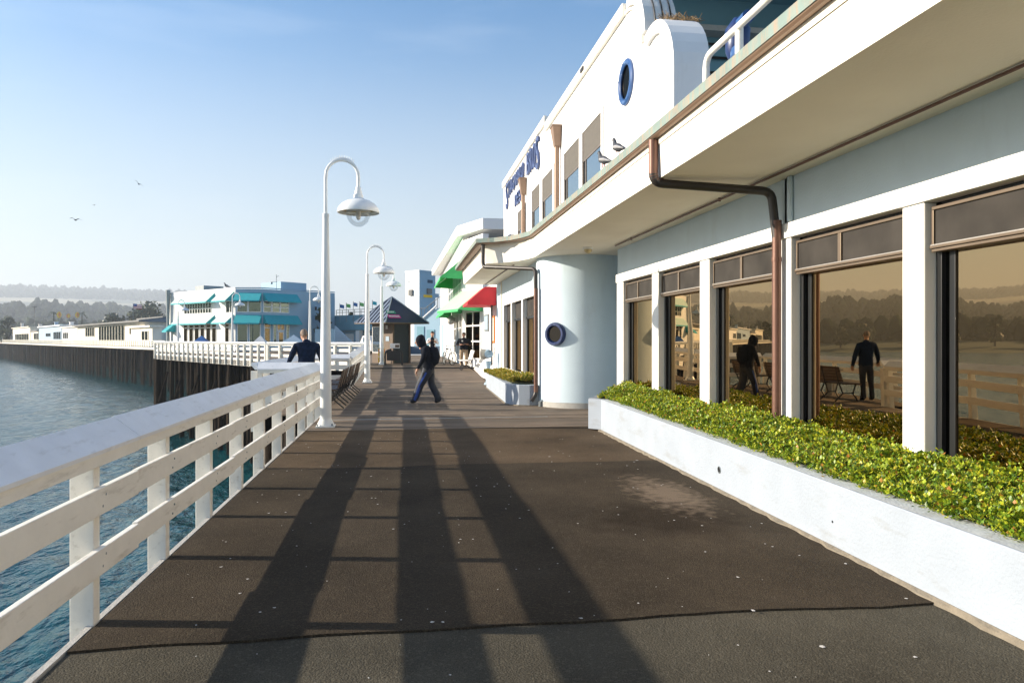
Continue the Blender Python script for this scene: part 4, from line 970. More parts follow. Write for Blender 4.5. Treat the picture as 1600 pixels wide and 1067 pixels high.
# windows of the diagonal and the long face
def winset(Fc, parent, s0, s1, z0, z1, nc, nr, fm='siding', gm='green_glass', bar=.07, name='window'):
    f = MB(Fc); f.box(s0-bar, s1+bar, .002, .05, z0-bar, z0); f.box(s0-bar, s1+bar, .002, .05, z1, z1+bar); 
    f.box(s0-bar, s0, .002, .05, z0, z1); f.box(s1, s1+bar, .002, .05, z0, z1)
    for i in range(1, nc): s = s0+(s1-s0)*i/nc; f.box(s-bar/2, s+bar/2, .004, .045, z0, z1)
    zs = nr if isinstance(nr, list) else [z0+(z1-z0)*j/nr for j in range(1, nr)]
    for z in zs: f.box(s0, s1, .003, .046, z-bar/2, z+bar/2)
    wf = f.build(name, fm, parent); MB(Fc).box(s0, s1, .003, .012, z0, z1).build('pane', gm, wf); return wf
warm = glass('warm_pane_glass', (.25, .18, .08), (.30, .22, .10), .45, .1)
M['warm_glass'] = warm
winset(Gd, gb, .55, Gd.L-.25, .75, 2.95, 2, [1.55, 2.3], gm='warm_glass')
for k in range(3): winset(Gf, gb, Gf.L-1.6-k*2.1, Gf.L-.3-k*2.1, .9, 2.9, 2, 3, gm='warm_glass')
for k in range(5): winset(Gf, gb, Gf.L-2.2-k*2.3, Gf.L-.3-k*2.3, 3.9, 5.2, 3, 2, gm='green_glass')
# awnings
def awning(Fc, s0, s1, z0, z1, d, m, me_, parent, val=.12):
    a = MB(Fc); a.add([(s0, .01, z1), (s1, .01, z1), (s1, d, z0), (s0, d, z0), (s0, .01, z1-.03), (s1, .01, z1-.03), (s1, d-.02, z0-.03), (s0, d-.02, z0-.03)], [(0, 1, 2, 3), (7, 6, 5, 4), (0, 3, 7, 4), (1, 5, 6, 2)])
    w_ = a.build('awning', m, parent)
    e = MB(Fc); e.box(s0, s1, d-.02, d, z0-val, z0-.001)
    for s in (s0, s1): e.add([(s, .01, z1-.035), (s, d-.02, z0-.035), (s, .01, z0-.1)], [(0, 1, 2)]); 
    e.build('awning_valance', me_, w_); return w_
awning(Gd, -.3, Gd.L+.05, 3.05, 4.05, 1.25, 'mint', 'green', gb)
awning(Gf, 14, Gf.L-.3, 3.05, 4.05, .95, 'green', 'green', gb)
awning(Gf, 16, Gf.L+.2, 4.75, 5.7, 1.15, 'green', 'green', gb)
rd = MB(); rd.extr([(3.6, 3.72), (3.15, 3.72), (2.45, 3.10), (3.6, 3.10)], 28.9, 31.2); rd.build('red_awning', 'red', gb)
MB().box(2.45, 3.6, 28.88, 31.2, 3.0, 3.097).build('red_valance', 'red', gb)
MB().box(3.40, 3.46, 29.0, 29.06, .3, 3.0).build('awning_post', 'iron', gb)
pq = thing('wall_plaque', 'gray notice plaque on the white siding left of the red awning post', 'sign', (3.60, 32.6, 2.4)); MB().box(3.57, 3.615, 31.6, 33.2, 2.0, 2.75).build('board', 'gray_metal', pq); MB().box(3.563, 3.569, 31.75, 33.05, 2.08, 2.67).build('sheet', 'graysiding', pq)
po = thing('menu_poster', 'orange framed menu poster under the red awning', 'poster', (3.60, 29.9, 1.9)); MB().box(3.57, 3.615, 29.5, 30.4, 1.5, 2.6).build('frame', 'orange', po); MB().box(3.563, 3.569, 29.58, 30.32, 1.58, 2.52).build('sheet', 'paper', po)
po = thing('notice_board', 'small white notice sheet below the orange menu poster', 'sign', (3.60, 30, 1.0)); MB().box(3.58, 3.615, 29.6, 30.3, .9, 1.35).build('board', 'paper', po); MB().box(3.573, 3.579, 29.7, 30.2, .98, 1.12).build('print', 'gray_metal', po)
vt = MB(); vt.box(3.5, 3.615, 32.2, 32.9, .2, .8); vt.build('wall_vent', 'gray_metal', gb)
MB().extr([(3.1, .12), (3.62, .12), (3.62, .8), (3.55, .8)], 27.2, 34.2).build('flared_base', 'siding', gb)
gl = thing('globe_lamp', 'white globe wall lamp at the far corner below the green awnings', 'lamp', (2.7, 41, 2.7))
MB().lathe([(.24*math.sin(a)+.001, -.24*math.cos(a)) for a in np.linspace(0, math.pi, 9)], (2.55, 41, 2.7), 14).build('globe', 'paper', gl, smooth=True); MB().tube([(2.9, 41, 2.95), (2.55, 41, 2.97)], .03, 6).build('bracket', 'white', gl)
# balcony railing behind
bt = thing('balcony_railing', 'gray balcony railing with tiny panels beyond the green awnings', 'railing', at(705, 55)+(3.3,))
a_ = at(698, 58); b_ = at(722, 46); 
for t_ in np.linspace(0, 1, 9):
    x, y = a_[0]+(b_[0]-a_[0])*t_, a_[1]+(b_[1]-a_[1])*t_; MB().tube([(x, y, 3.4), (x, y, 4.5)], .03, 5).build('post', 'gray_metal', bt)
for z in (3.8, 4.15, 4.5): MB().tube([(*a_, z), (*b_, z)], .025, 5).build('rail', 'gray_metal', bt)

# viewer (binocular), benches, bicycle
bv = thing('coin_viewer', 'gray coin-operated viewer with a round head behind the short planter', 'viewer', (3.0, 26.5, .02)); x, y, z = 2.98, 26.3, .02
MB().lathe([(.16, 0), (.15, .05), (.09, .1), (.075, .6), (.10, .75), (.11, .85)], (x, y, z), 16).build('column', 'graysiding', bv, smooth=True)
MB().tube([(x, y-.14, z+1.08), (x, y-.16, z+1.1), (x, y+.14, z+1.1)], [.10, .15, .17], 16).build('round_head', 'graysiding', bv, smooth=True)
m_ = MB(); 
m_.tube([(x-.1, y+.05, z+1.1), (x-.26, y+.05, z+1.1)], [.18, .19], 18); m_.build('round_face', 'alu', bv, smooth=True)
MB().tube([(x-.262, y+.05, z+1.1), (x-.275, y+.05, z+1.1)], .12, 16).build('lens_plate', 'black_frame', bv, smooth=True)
def bench(loc, rz, label, group, wood='benchwood', L=1.75):
    t = thing('bench', label, 'bench', loc, group); x, y, z = loc     # faces local -x ; length along y
    for k in range(4): MB().box(x-.52+k*.115, x-.42+k*.115, y-L/2, y+L/2, z+.43, z+.465).build('seat_slat', wood, t)
    for k in range(5):
        zz = z+.50+k*.085; xx = x-.04+k*.024; MB().add([(xx, y-L/2, zz), (xx+.03, y-L/2, zz-.005), (xx+.052, y-L/2, zz+.07), (xx+.022, y-L/2, zz+.075), (xx, y+L/2, zz), (xx+.03, y+L/2, zz-.005), (xx+.052, y+L/2, zz+.07), (xx+.022, y+L/2, zz+.075)], [(0, 1, 2, 3), (7, 6, 5, 4), (0, 4, 5, 1), (1, 5, 6, 2), (2, 6, 7, 3), (3, 7, 4, 0)]).build('back_slat', wood, t)
    for s in (-1, 0, 1):
        yy = y+s*(L/2-.15); m_ = MB(); m_.tube([(x+.10, yy, z+.93), (x-.0, yy, z+.46), (x-.54, yy, z+.43)], .018, 6)
        m_.tube([(x-.44, yy, z+.43), (x-.36, yy, z+.2), (x-.48, yy, z+.01)], .02, 6); m_.tube([(x-.02, yy, z+.44), (x-.12, yy, z+.2), (x+.10, yy, z+.01)], .02, 6); m_.tube([(x-.36, yy, z+.2), (x-.12, yy, z+.2)], .015, 6)
        m_.build('iron_leg', 'iron', t)
    t.rotation_euler = (0, 0, rz); return t
bench((-1.52, 18.55, .01), 0, 'nearest dark slatted bench, its back to the walkway behind the first lamp', 'benches in the railing bay')
bench((-1.50, 20.75, .01), 0, 'middle dark slatted bench in the railing bay', 'benches in the railing bay')
bench((-1.48, 23.0, .01), 0, 'farthest dark slatted bench in the railing bay', 'benches in the railing bay')
tb = thing('table', 'gray plank table in front of the benches in the railing bay', 'table', (-2.35, 20.6, 0))
for k in range(4): MB().box(-2.72+k*.16, -2.57+k*.16, 19.5, 21.6, .74, .78).build('plank', 'concrete', tb)
for y in (19.8, 21.3): MB().box(-2.5, -2.34, y-.04, y+.04, .01, .74).build('leg', 'concrete', tb)
bench((3.0, 33.6, zg(33.6)), R(0), 'white seat bench with dark back against the white siding', 'benches by the siding', 'paper', 1.6)
# bicycle
bx, by, bz = 2.35, 36.6, .345
bc = thing('bicycle', 'bicycle leaning by the windows behind the man in black', 'bicycle', (bx, by, bz))
for k, dx in enumerate((0, -1.0*.35)):
    c = (bx+dx, by+(0 if k == 0 else .95), bz+.34); nrm = Vector((.8, -.6, 0)) if k == 0 else Vector((.95, -.3, 0))
    w_ = MB().ring(c, nrm, .30, .335, .03, 24).build('wheel', 'iron', bc, smooth=True)
    m_ = MB(); a_ = nrm.normalized().cross(Vector((0, 0, 1)))
    for j in range(8):
        t = math.pi*j/8; d = a_*math.cos(t)+Vector((0, 0, 1))*math.sin(t); m_.tube([Vector(c)-d*.3, Vector(c)+d*.3], .006, 4)
    m_.ring(c, nrm, .01, .05, .03, 12); m_.build('spokes', 'gray_metal', w_)
A_ = Vector((bx, by, bz+.34)); B_ = Vector((bx-.35, by+.95, bz+.34)); Cc = (A_+B_)/2+Vector((0, 0, -.05)); S_ = Cc+Vector((-.05, .12, .5)); Hd = A_+Vector((-.06, .15, .52))
m_ = MB()
for p, q in ((A_, Hd), (Hd, Cc), (Cc, S_), (S_, Hd), (Cc, B_), (B_, S_)): m_.tube([p, q], .018, 6)
m_.build('frame', 'gray_metal', bc); MB().tube([Hd+Vector((-.25, -.1, .12)), Hd+Vector((0, 0, .1)), Hd+Vector((.25, .1, .12))], .014, 6).build('handlebar', 'iron', bc); MB().box(S_.x-.06, S_.x+.06, S_.y-.12, S_.y+.12, S_.z, S_.z+.06).build('saddle', 'iron', bc)

# ================================================================== KIOSK
kN = Vector((-.98, 38.75)); ku = Vector((.80, .60)); ku.normalize(); kv = Vector((-ku.y, ku.x))
# roof frame: corner kN nearest, along ku to the right, kv to the left
def KF(p): q = kN+ku*p[0]+kv*p[1]; return Vector((q.x, q.y, p[2]))
kb = thing('kiosk', 'brown kiosk with a dark blue pyramid metal roof', 'kiosk', (kN.x+.3, kN.y+2, .34))
S = 2.9; zr = 2.53; ap = (S/2, S/2, 3.95)
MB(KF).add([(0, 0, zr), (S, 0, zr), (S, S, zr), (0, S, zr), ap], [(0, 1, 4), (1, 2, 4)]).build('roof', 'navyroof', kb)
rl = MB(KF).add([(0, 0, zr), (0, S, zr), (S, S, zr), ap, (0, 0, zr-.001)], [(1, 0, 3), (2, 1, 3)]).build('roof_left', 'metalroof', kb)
MB(KF).add([(0, 0, zr-.05), (S, 0, zr-.05), (S, S, zr-.05), (0, S, zr-.05), (0, 0, zr), (S, 0, zr), (S, S, zr), (0, S, zr)], [(0, 3, 2, 1), (0, 1, 5, 4), (1, 2, 6, 5), (2, 3, 7, 6), (3, 0, 4, 7)]).build('eave', 'kiosk', kb)
apv = Vector(ap)
for k in range(1, 9):
    t = k/9
    base = Vector((0, S*t, zr)); # seam goes straight up the slope (perpendicular to eave) until the hip
    run = min(t, 1-t)*2; top = Vector((S/2*run, S*t, zr+(3.95-zr)*run)); MB(KF).tube([base+Vector((0, 0, .02)), top+Vector((0, 0, .02))], .028, 5).build('roof_seam', 'navyroof', kb)
for c_ in ((0, 0), (S, 0), (0, S)): MB(KF).tube([(c_[0], c_[1], zr+.01), (ap[0], ap[1], ap[2]+.02)], .035, 5).build('hip_cap', 'metalroof', kb)
b0, b1, c0, c1 = 1.0, 2.1, .75, 2.65
MB(KF).box(b0, b1, c0, c1, .34, zr-.05).build('body', 'kiosk', kb)
MB(KF).box(b0+.04, b1-.04, c0-.02, c0-.001, .36, zr-.08).build('door', 'kiosk_dark', kb)
for s in (b0-.05, b1-.05): MB(KF).box(s, s+.1, c0-.08, c0-.022, .34, zr-.05).build('corner_post', 'kiosk', kb)
wf = MB(KF).box(b0-.03, b0-.001, c0+1.0, c1-.05, .9, 2.35).build('window', 'paper', kb); MB(KF).box(b0-.04, b0-.031, c0+1.05, c1-.1, .95, 2.3).build('pane', 'blue_glass', wf)
MB(KF).box(b0-.02, b0-.001, c0+.3, c0+.6, 1.55, 1.8).build('notice', 'graysiding', kb)
MB(KF).box(b0-.08, b0-.001, c0+.42, c0+.52, 2.2, 2.4).build('wall_light', 'paper', kb)
# sign boards lying on the dark slope
def slope(s0, s1, h0, h1, m, nm, off=.03):
    def pz(s, h): run = (h-zr)/(3.95-zr); return (s, S/2*run-off, h+off*.4)
    MB(KF).add([pz(s0, h0), pz(s1, h0), pz(s1, h1), pz(s0, h1)], [(0, 1, 2, 3)]).build(nm, m, kb)
slope(.42, 1.02, 3.0, 3.16, 'signgreen', 'roof_sign'); slope(.36, 1.18, 2.76, 2.94, 'magenta', 'roof_sign')
for k in range(8): slope(.44+k*.085, .49+k*.085, 2.81, 2.89, 'paper', 'sign_mark', .045)
for k in range(5): slope(.48+k*.09, .53+k*.09, 3.05, 3.11, 'paper', 'sign_mark', .045)
# news rack
nr = thing('news_rack', 'black tubular stand holding a white box in front of the kiosk', 'rack', (-.55, 36.6, .33)); cx, cy = at(615, 37.0); zz = .335
for s in (-1, 1):
    MB().tube(bend([(cx+s*.42, cy-.1, zz), (cx+s*.42, cy-.1, zz+.72), (cx+s*.1, cy-.1, zz+.80)], .2), .05, 8).build('leg', 'iron', nr, smooth=True)
MB().box(cx-.34, cx+.34, cy-.15, cy+.15, zz+.25, zz+.74).build('panel', 'iron', nr)
m_ = MB(); m_.box(cx-.18, cx+.30, cy-.2, cy+.2, zz+.86, zz+1.10); m_.build('box', 'paper', nr)
MB().box(cx+.08, cx+.28, cy-.21, cy-.2005, zz+.90, zz+1.04).build('box_slot', 'kiosk', nr)
yb = thing('warning_board', 'yellow and red board low behind the end of the railing', 'sign', at(596, 39.5)+(.34,)); x, y = at(596, 39.5)
MB().box(x-.17, x+.17, y, y+.03, .75, 1.15).build('board', 'yellow', yb); MB().box(x-.17, x+.17, y-.01, y-.001, .95, 1.1).build('stripe', 'orange', yb); MB().box(x-.17, x+.17, y, y+.03, .40, .68).build('lower_board', 'yellow', yb)

# ================================================================== TOWER and gray wing
tw = thing('tower', 'white square tower with small balcony box, beyond the kiosk', 'tower', (2, 100.8, .34))
tc_ = Vector(at(655, 78)); tl = Vector(at(634, 79.5)); trt = Vector(at(680, 80))
bk = tl+trt-tc_; zt = hz(424, 78)
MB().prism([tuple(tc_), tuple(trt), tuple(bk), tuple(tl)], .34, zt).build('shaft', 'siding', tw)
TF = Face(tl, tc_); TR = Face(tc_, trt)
MB(TR).box(0, TR.L, .002, .02, .34, zt-.01).build('shaded_face', 'tgray', tw)  # shade on this side of the tower painted as a bluer panel
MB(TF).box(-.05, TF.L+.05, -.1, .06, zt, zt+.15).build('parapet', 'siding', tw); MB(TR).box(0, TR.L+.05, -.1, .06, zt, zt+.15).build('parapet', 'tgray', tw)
for z in np.arange(.6, zt, .45): MB(TR).box(0, TR.L, .021, .03, z, z+.03).build('siding_joint', 'graysiding', tw)
MB(TF).box(TF.L*.3, TF.L*.55, .001, .2, hz(461, 78), hz(452, 78)).build('wall_box', 'rooffar', tw); MB(TR).box(TR.L*.45, TR.L*.7, .03, .25, hz(458, 78), hz(450, 78)).build('wall_box', 'rooffar', tw); MB(TR).box(TR.L*.5, TR.L*.82, .03, .06, hz(441, 78), hz(436, 78)).build('window', 'darkblue', tw)
MB(TR).box(TR.L*.25, TR.L*.78, .03, .08, hz(464, 78), hz(460, 78)).build('sign', 'yellow', tw)
MB(TR).box(TR.L, TR.L+.6, -.5, .0, hz(463, 78), hz(457, 78)).build('side_hood', 'graysiding', tw)
gw = thing('gray_wing', 'blue-gray low building with two doors below the tower', 'building', at(665, 66)+(.34,))
Wf = Face(at(647, 66), at(706, 64))
m_ = MB(Wf); a = hz(499, 65); m_.add([(0, 0, .34), (Wf.L, 0, .34), (Wf.L, 0, hz(478, 64)), (Wf.L*.62, 0, hz(482, 65)), (Wf.L*.25, 0, a), (0, 0, a), (0, -6, .34), (Wf.L, -6, .34), (Wf.L, -6, hz(478, 64)), (Wf.L*.62, -6, hz(482, 65)), (Wf.L*.25, -6, a), (0, -6, a)],
    [(0, 1, 2, 3, 4, 5), (11, 10, 9, 8, 7, 6), (0, 5, 11, 6), (5, 4, 10, 11), (4, 3, 9, 10), (3, 2, 8, 9), (2, 1, 7, 8)]); m_.build('wall', 'tgray', gw)
for p, q in ((652, 663), (667, 679)): MB(Wf).box(faceS(Wf, p), faceS(Wf, q), .002, .06, .34, hz(510 if p < 660 else 515, 65)).build('door', 'teal_wall', gw)
MB(Wf).box(-.5, Wf.L, .003, .35, .34, hz(541, 65)).build('base_step', 'darkblue', gw)
MB(Wf).tube([(Wf.L*.25, .1, a+.1), (Wf.L*.62, .1, hz(480, 65)+.1)], .08, 6).build('coping', 'siding', gw)
sr = MB(Wf)
for k in range(9): s = Wf.L*(.15+.085*k); z = a+(hz(482, 65)-a)*min(max((s/Wf.L-.25)/.37, 0), 1); sr.tube([(s, -.3, z), (s, -.3, z+1.0)], .03, 4)
sr.tube([(Wf.L*.1, -.3, a+1), (Wf.L*.25, -.3, a+1), (Wf.L*.62, -.3, hz(482, 65)+1), (Wf.L, -.3, hz(478, 64)+1)], .035, 4); sr.build('stair_railing', 'rooffar', gw)
gw2 = thing('gray_shed', 'small gray sided shed beside the bicycle', 'shed', at(700, 56)+(.34,)); W2 = Face(at(688, 56), at(714, 52)); MB(W2).box(0, W2.L, -3, 0, .34, hz(508, 55)).build('wall', 'tgray', gw2); MB(W2).box(-.01, .5, .001, .02, .34, hz(508, 55)-.02).build('corner_board', 'siding', gw2)
m_ = MB(W2); 
for z in np.arange(.6, hz(508, 55), .3): m_.box(.5, W2.L, .001, .02, z, z+.03)
m_.build('siding_joints', 'graysiding', gw2)

# low blue buildings between the T building and kiosk
lb_ = thing('low_pavilion', 'blue shaded low building with roof deck railing left of the kiosk', 'building', at(560, 85)+(.34,)); LFc = Face(at(520, 88), at(600, 82))
MB(LFc).box(0, LFc.L, -8, 0, 2.7, hz(492, 85)).build('upper_band', 'teal_wall', lb_); MB(LFc).box(0, LFc.L*.45, -8, -.5, .34, 2.69).build('wall', 'tgray', lb_)
MB(LFc).box(LFc.L*.45, LFc.L*.52, -.6, -.1, .34, 2.69).build('column', 'siding', lb_); MB(LFc).box(LFc.L*.2, LFc.L*.36, -.49, -.4, .34, 2.3).build('door', 'paper', lb_)
MB(LFc).box(0, LFc.L*1.2, -8, -7.5, .34, 2.69).build('back_wall', 'darkblue', lb_)
for k in range(9): MB(LFc).tube([(LFc.L*k/8, -.5, hz(492, 85)), (LFc.L*k/8, -.5, hz(483, 85))], .04, 5).build('railing_post', 'rooffar', lb_)
for z in (hz(483, 85), hz(487, 85)): MB(LFc).tube([(0, -.5, z), (LFc.L, -.5, z)], .03, 5).build('railing_bar', 'rooffar', lb_)
rp = thing('ramp_wall', 'pale sloping ramp wall behind the far railing', 'wall', at(540, 70)+(.34,)); RF = Face(at(523, 70), at(565, 70)); MB(RF).add([(0, 0, .34), (RF.L, 0, .34), (RF.L*.95, 0, .6), (0, 0, hz(509, 70)), (0, -.4, .34), (RF.L, -.4, .34), (RF.L*.95, -.4, .6), (0, -.4, hz(509, 70))], [(0, 1, 2, 3), (7, 6, 5, 4), (0, 3, 7, 4), (3, 2, 6, 7), (2, 1, 5, 6)]).build('wall', 'graysiding', rp)
rp2 = thing('ramp_wall', 'pale blue low wall right of the man in navy', 'wall', at(505, 68)+(.34,)); RF = Face(at(492, 68), at(522, 68)); MB(RF).box(0, RF.L, -.4, 0, .34, hz(514, 68)).build('wall', 'tgray', rp2)
# row of flags
for i, (px, py, m1) in enumerate(((531, 478, 'flagblue'), (541, 477, 'flaggreen'), (552, 475, 'flagblue'), (562, 475, 'flaggreen'), (570, 475, 'flagteal'), (582, 473, 'flagteal'))):
    x, y = at(px, 84); zz = hz(py, 84)
    t = thing('flag', ['dark blue narrow flag nearest the blue awning building', 'slim green flag second in the row', 'wide blue flag above the low pavilion', 'green flag beside the second lamp', 'teal flag right next to the green one', 'pale teal flag closest to the second lamp head'][i], 'flag', (x, y, 3.5), 'row of small flags above the low pavilion')
    MB().tube([(x, y, 3.6), (x, y, zz+.3)], .03, 5).build('pole', 'rooffar', t)
    m_ = MB(); vs = [(x+.03+.09*k, y+.05*math.sin(k*1.3+i), zz+dz-.02*k) for dz in (.18, -.22) for k in range(6)]; m_.add(vs, [(k, k+1, 7+k, 6+k) for k in range(5)]); m_.build('cloth', m1, t)

# ================================================================== BLUE AWNING RESTAURANT (T)
T = thing('waterfront_restaurant', 'two-storey pale blue restaurant with turquoise awnings across the water', 'building', (-18, 83.5, .34))
P0, P1, P2, P3 = (-28.65, 95.14), (-18.17, 83.5), (-15.28, 83.08), (-8.21, 89.63)
P00 = (-27.5, 97.5)
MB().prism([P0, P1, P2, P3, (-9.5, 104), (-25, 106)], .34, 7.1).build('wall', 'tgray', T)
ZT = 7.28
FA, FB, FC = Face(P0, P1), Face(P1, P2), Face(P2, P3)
MB(FA).box(0, FA.L, .002, .04, .34, ZT-.05).build('sunlit_wall', 'siding', T)  # sunlight on this front painted as a whiter panel
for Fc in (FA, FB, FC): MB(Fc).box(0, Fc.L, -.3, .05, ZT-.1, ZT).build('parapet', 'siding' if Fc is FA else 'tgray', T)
m_ = MB(FC)
for z in np.arange(.7, 7.1, .35): m_.box(0, FC.L, .001, .012, z, z+.03)
m_.build('siding_joints', 'graysiding', T)
def fw(Fc, p0, p1, z0, z1, nc, nr, gm='green_glass', fm='siding', bar=.09): return winset(Fc, T, faceS(Fc, p0)+.05, faceS(Fc, p1)-.05, z0, z1, nc, nr, fm, gm, bar)
class Off:
    def __init__(s, Fc, d): s.F = Fc; s.d = d; s.L = Fc.L; s.a = Fc.a; s.u = Fc.u
    def __call__(s, p): return s.F((p[0], p[1]+s.d, p[2]))
FA2 = Off(FA, .045)
fw(FA2, 289, 331, 4.65, 5.75, 10, [5.15]); fw(FA2, 354, 366, 4.6, 5.8, 2, 1)
for a_, b_ in ((288, 294), (296.5, 303), (305, 312), (314, 320.5), (323, 330), (332, 339), (352.5, 359), (361, 366)): fw(FA2, a_, b_, 1.2, 3.3, 1, [2.95], gm='warm_glass')
fw(FB, 370.5, 387, 4.65, 5.8, 1, 1); fw(FB, 388.5, 408, 4.65, 5.8, 1, 1); fw(FB, 371, 387, 1.2, 3.35, 1, 1); fw(FB, 390, 407, 1.2, 3.35, 1, 1)
fw(FC, 411.5, 423.5, 4.65, 5.75, 1, 2); fw(FC, 425, 437, 4.65, 5.75, 1, [5.15]); fw(FC, 438, 451, 4.65, 5.75, 1, [5.15])
fw(FC, 413, 422, 1.2, 3.35, 1, [2.9], gm='warm_glass'); fw(FC, 427, 432, 1.2, 3.35, 1, 1); fw(FC, 433, 444, 2.7, 3.35, 2, 1, gm='warm_glass'); fw(FC, 447, 451.5, .9, 3.35, 1, 1)
dr = MB(FC).box(faceS(FC, 433.5), faceS(FC, 443.5), .002, .07, .34, 2.6).build('door', 'siding', T); MB(FC).box(faceS(FC, 435.5), faceS(FC, 441.5), .071, .08, 1.2, 2.4).build('pane', 'warm_glass', dr)
def aw(Fc, p0, p1, z0, z1, d, m): return awning(Fc, faceS(Fc, p0), faceS(Fc, p1), z0, z1, d, m, 'teal', T, .14)
aw(FA, 281, 336, 5.85, 6.9, 1.1, 'palecanvas'); aw(FA, 344, 366.5, 5.85, 6.9, 1.1, 'palecanvas')
aw(FA, 281, 336, 3.45, 4.4, 1.1, 'palecanvas'); aw(FA, 344, 366.5, 3.45, 4.4, 1.1, 'palecanvas')
aw(FB, 368.5, 409, 5.85, 6.7, .9, 'teal'); aw(FC, 411, 464, 5.85, 6.7, .9, 'teal'); aw(FB, 368.5, 409, 3.4, 4.3, .9, 'teal'); aw(FC, 411, 465, 3.4, 4.3, .9, 'teal')
aw(FA, 268, 275, 2.6, 3.6, 1.2, 'teal')
s = faceS(FA, 267); MB(FA).tube([(s, .35, 1.0), (s, .35, 3.5), (s, .35, 7.6)], [.22, .16, .28], 10).build('vent_stack', 'gray_metal', T); MB(FA).tube([(s+.6, .3, 3), (s+.6, .3, 6.9)], .06, 6).build('vent_pipe', 'gray_metal', T)
Mz = MB(FA); Mz.box(faceS(FA, 286), faceS(FA, 299), -4, -1.5, ZT, ZT+.75); Mz.build('roof_unit', 'gray_metal', T)
Mz = MB(FC); Mz.box(faceS(FC, 455), faceS(FC, 495), -6, -2, ZT-.1, hz(442, 86)); Mz.build('roof_box', 'tgray', T)
m_ = MB(FC); s = faceS(FC, 448); m_.tube([(s, -2, ZT-.1), (s, -2, ZT+1.7)], .03, 5); m_.tube([(s-.6, -2, ZT+.8), (s+.1, -2, ZT+.9)], .025, 5); m_.tube([(s, -2, ZT+1.4), (s+.3, -2, ZT+1.6)], .025, 5); m_.disc(FC((s-.6, -2, ZT+.7)) if False else (s-.6, -2, ZT+.7), (0, 1, 0), .14, .05, 10); m_.build('weather_mast', 'gray_metal', T)
MB(FC).tube([(faceS(FC, 491), .3, 5.0), (faceS(FC, 491), .3, 5.4)], .12, 8).build('wall_speaker', 'iron', T)
# seagull sitting on the roof edge
sg3 = copy_tree(bpy.data.objects['pigeon'], None, tuple(FA((faceS(FA, 353), -.1, ZT))), R(200), 'gull sitting on the parapet of the blue awning building', 2.2); 
if 'group' in sg3: del sg3['group']
# tree shade patch: small dark tree in front of the T wall's right part
def leaf_tree(name, loc, h, r_, label, cone=False, group=None, trunk=.25, cnt=900, m='tree_leaf', seed=1, lf=.35):
    t = thing(name, label, 'tree', loc, group); x, y, z = loc; rs = np.random.RandomState(seed)
    tk = MB().tube([(x, y, z), (x+.02*h, y, z+h*.4), (x, y, z+h*.8)], [r_*.12*trunk/.25, r_*.09*trunk/.25, r_*.03], 8)
    for k in range(4):
        a = rs.uniform(0, 6.3); tk.tube([(x, y, z+h*(.3+.1*k)), (x+math.cos(a)*r_*.6, y+math.sin(a)*r_*.6, z+h*(.5+.1*k))], [r_*.05, r_*.015], 5)
    tk.build('trunk', 'pile', t)
    cl = []
    for k in range(14):
        u = rs.uniform(0, 1); rad = r_*((1-u)*.85+.1 if cone else math.sin(math.pi*(.15+.8*u))*.75); a = rs.uniform(0, 6.3)
        cl.append((x+rad*math.cos(a)*.7, y+rad*math.sin(a)*.7, z+h*(.28+.66*u), r_*(.45 if not cone else .42*(1-u)+.1)))
    vs = []; fs = []
    for i in range(cnt):
        c = cl[rs.randint(len(cl))]; d = rs.normal(0, 1, 3); d /= np.linalg.norm(d)+1e-6; p = np.array(c[:3])+d*c[3]*rs.uniform(.5, 1.05)*np.array([1, 1, .75])
        a = rs.normal(0, 1, 3); a /= np.linalg.norm(a); b = np.cross(a, d); b /= np.linalg.norm(b)+1e-6; s = lf*rs.uniform(.5, 1.3); k = len(vs)
        vs += [tuple(p+a*s), tuple(p+b*s*.6), tuple(p-a*s), tuple(p-b*s*.6)]; fs.append((k, k+1, k+2, k+3))
    MB().add(vs, fs).build('crown', m, t); return t
x, y = at(503, 84); leaf_tree('tree', (x, y, .34), 5.0, 1.0, 'dark narrow tree against the shaded wall of the blue awning building', seed=4, lf=.3, cnt=700)
x, y = at(548, 110); leaf_tree('tree', (x, y, .34), 5.6, 1.3, 'small conical tree above the low pavilion roof', cone=True, seed=5, lf=.3, cnt=600)

# umbrellas (closed pyramid canopies)
def umbrella(px, Z, ztop, w_, m, label):
    x, y = at(px, Z); t = thing('umbrella', label, 'umbrella', (x, y, .34), 'cafe umbrellas on the plaza')
    MB().tube([(x, y, .34), (x, y, ztop-.1)], .03, 6).build('pole', 'gray_metal', t)
    MB().add([(x-w_, y-w_, ztop-.9), (x+w_, y-w_, ztop-.9), (x+w_, y+w_, ztop-.9), (x-w_, y+w_, ztop-.9), (x, y, ztop)], [(0, 1, 4), (1, 2, 4), (2, 3, 4), (3, 0, 4)]).build('canopy', m, t)
umbrella(459, 56, hz(523, 56), 1.2, 'graysiding', 'pale blue pyramid umbrella just left of the man in navy')
umbrella(315, 76, hz(524, 76), .9, 'flagblue', 'blue umbrella before the sunlit windows of the restaurant')
umbrella(407, 72, hz(524, 72), .8, 'paper', 'white umbrella by the bend of the restaurant facade')
mv = thing('parked_van', 'white and blue parked vehicle left of the kiosk window', 'van', at(571, 66)+(.34,)); VF = Face(at(562, 66), at(580, 64))
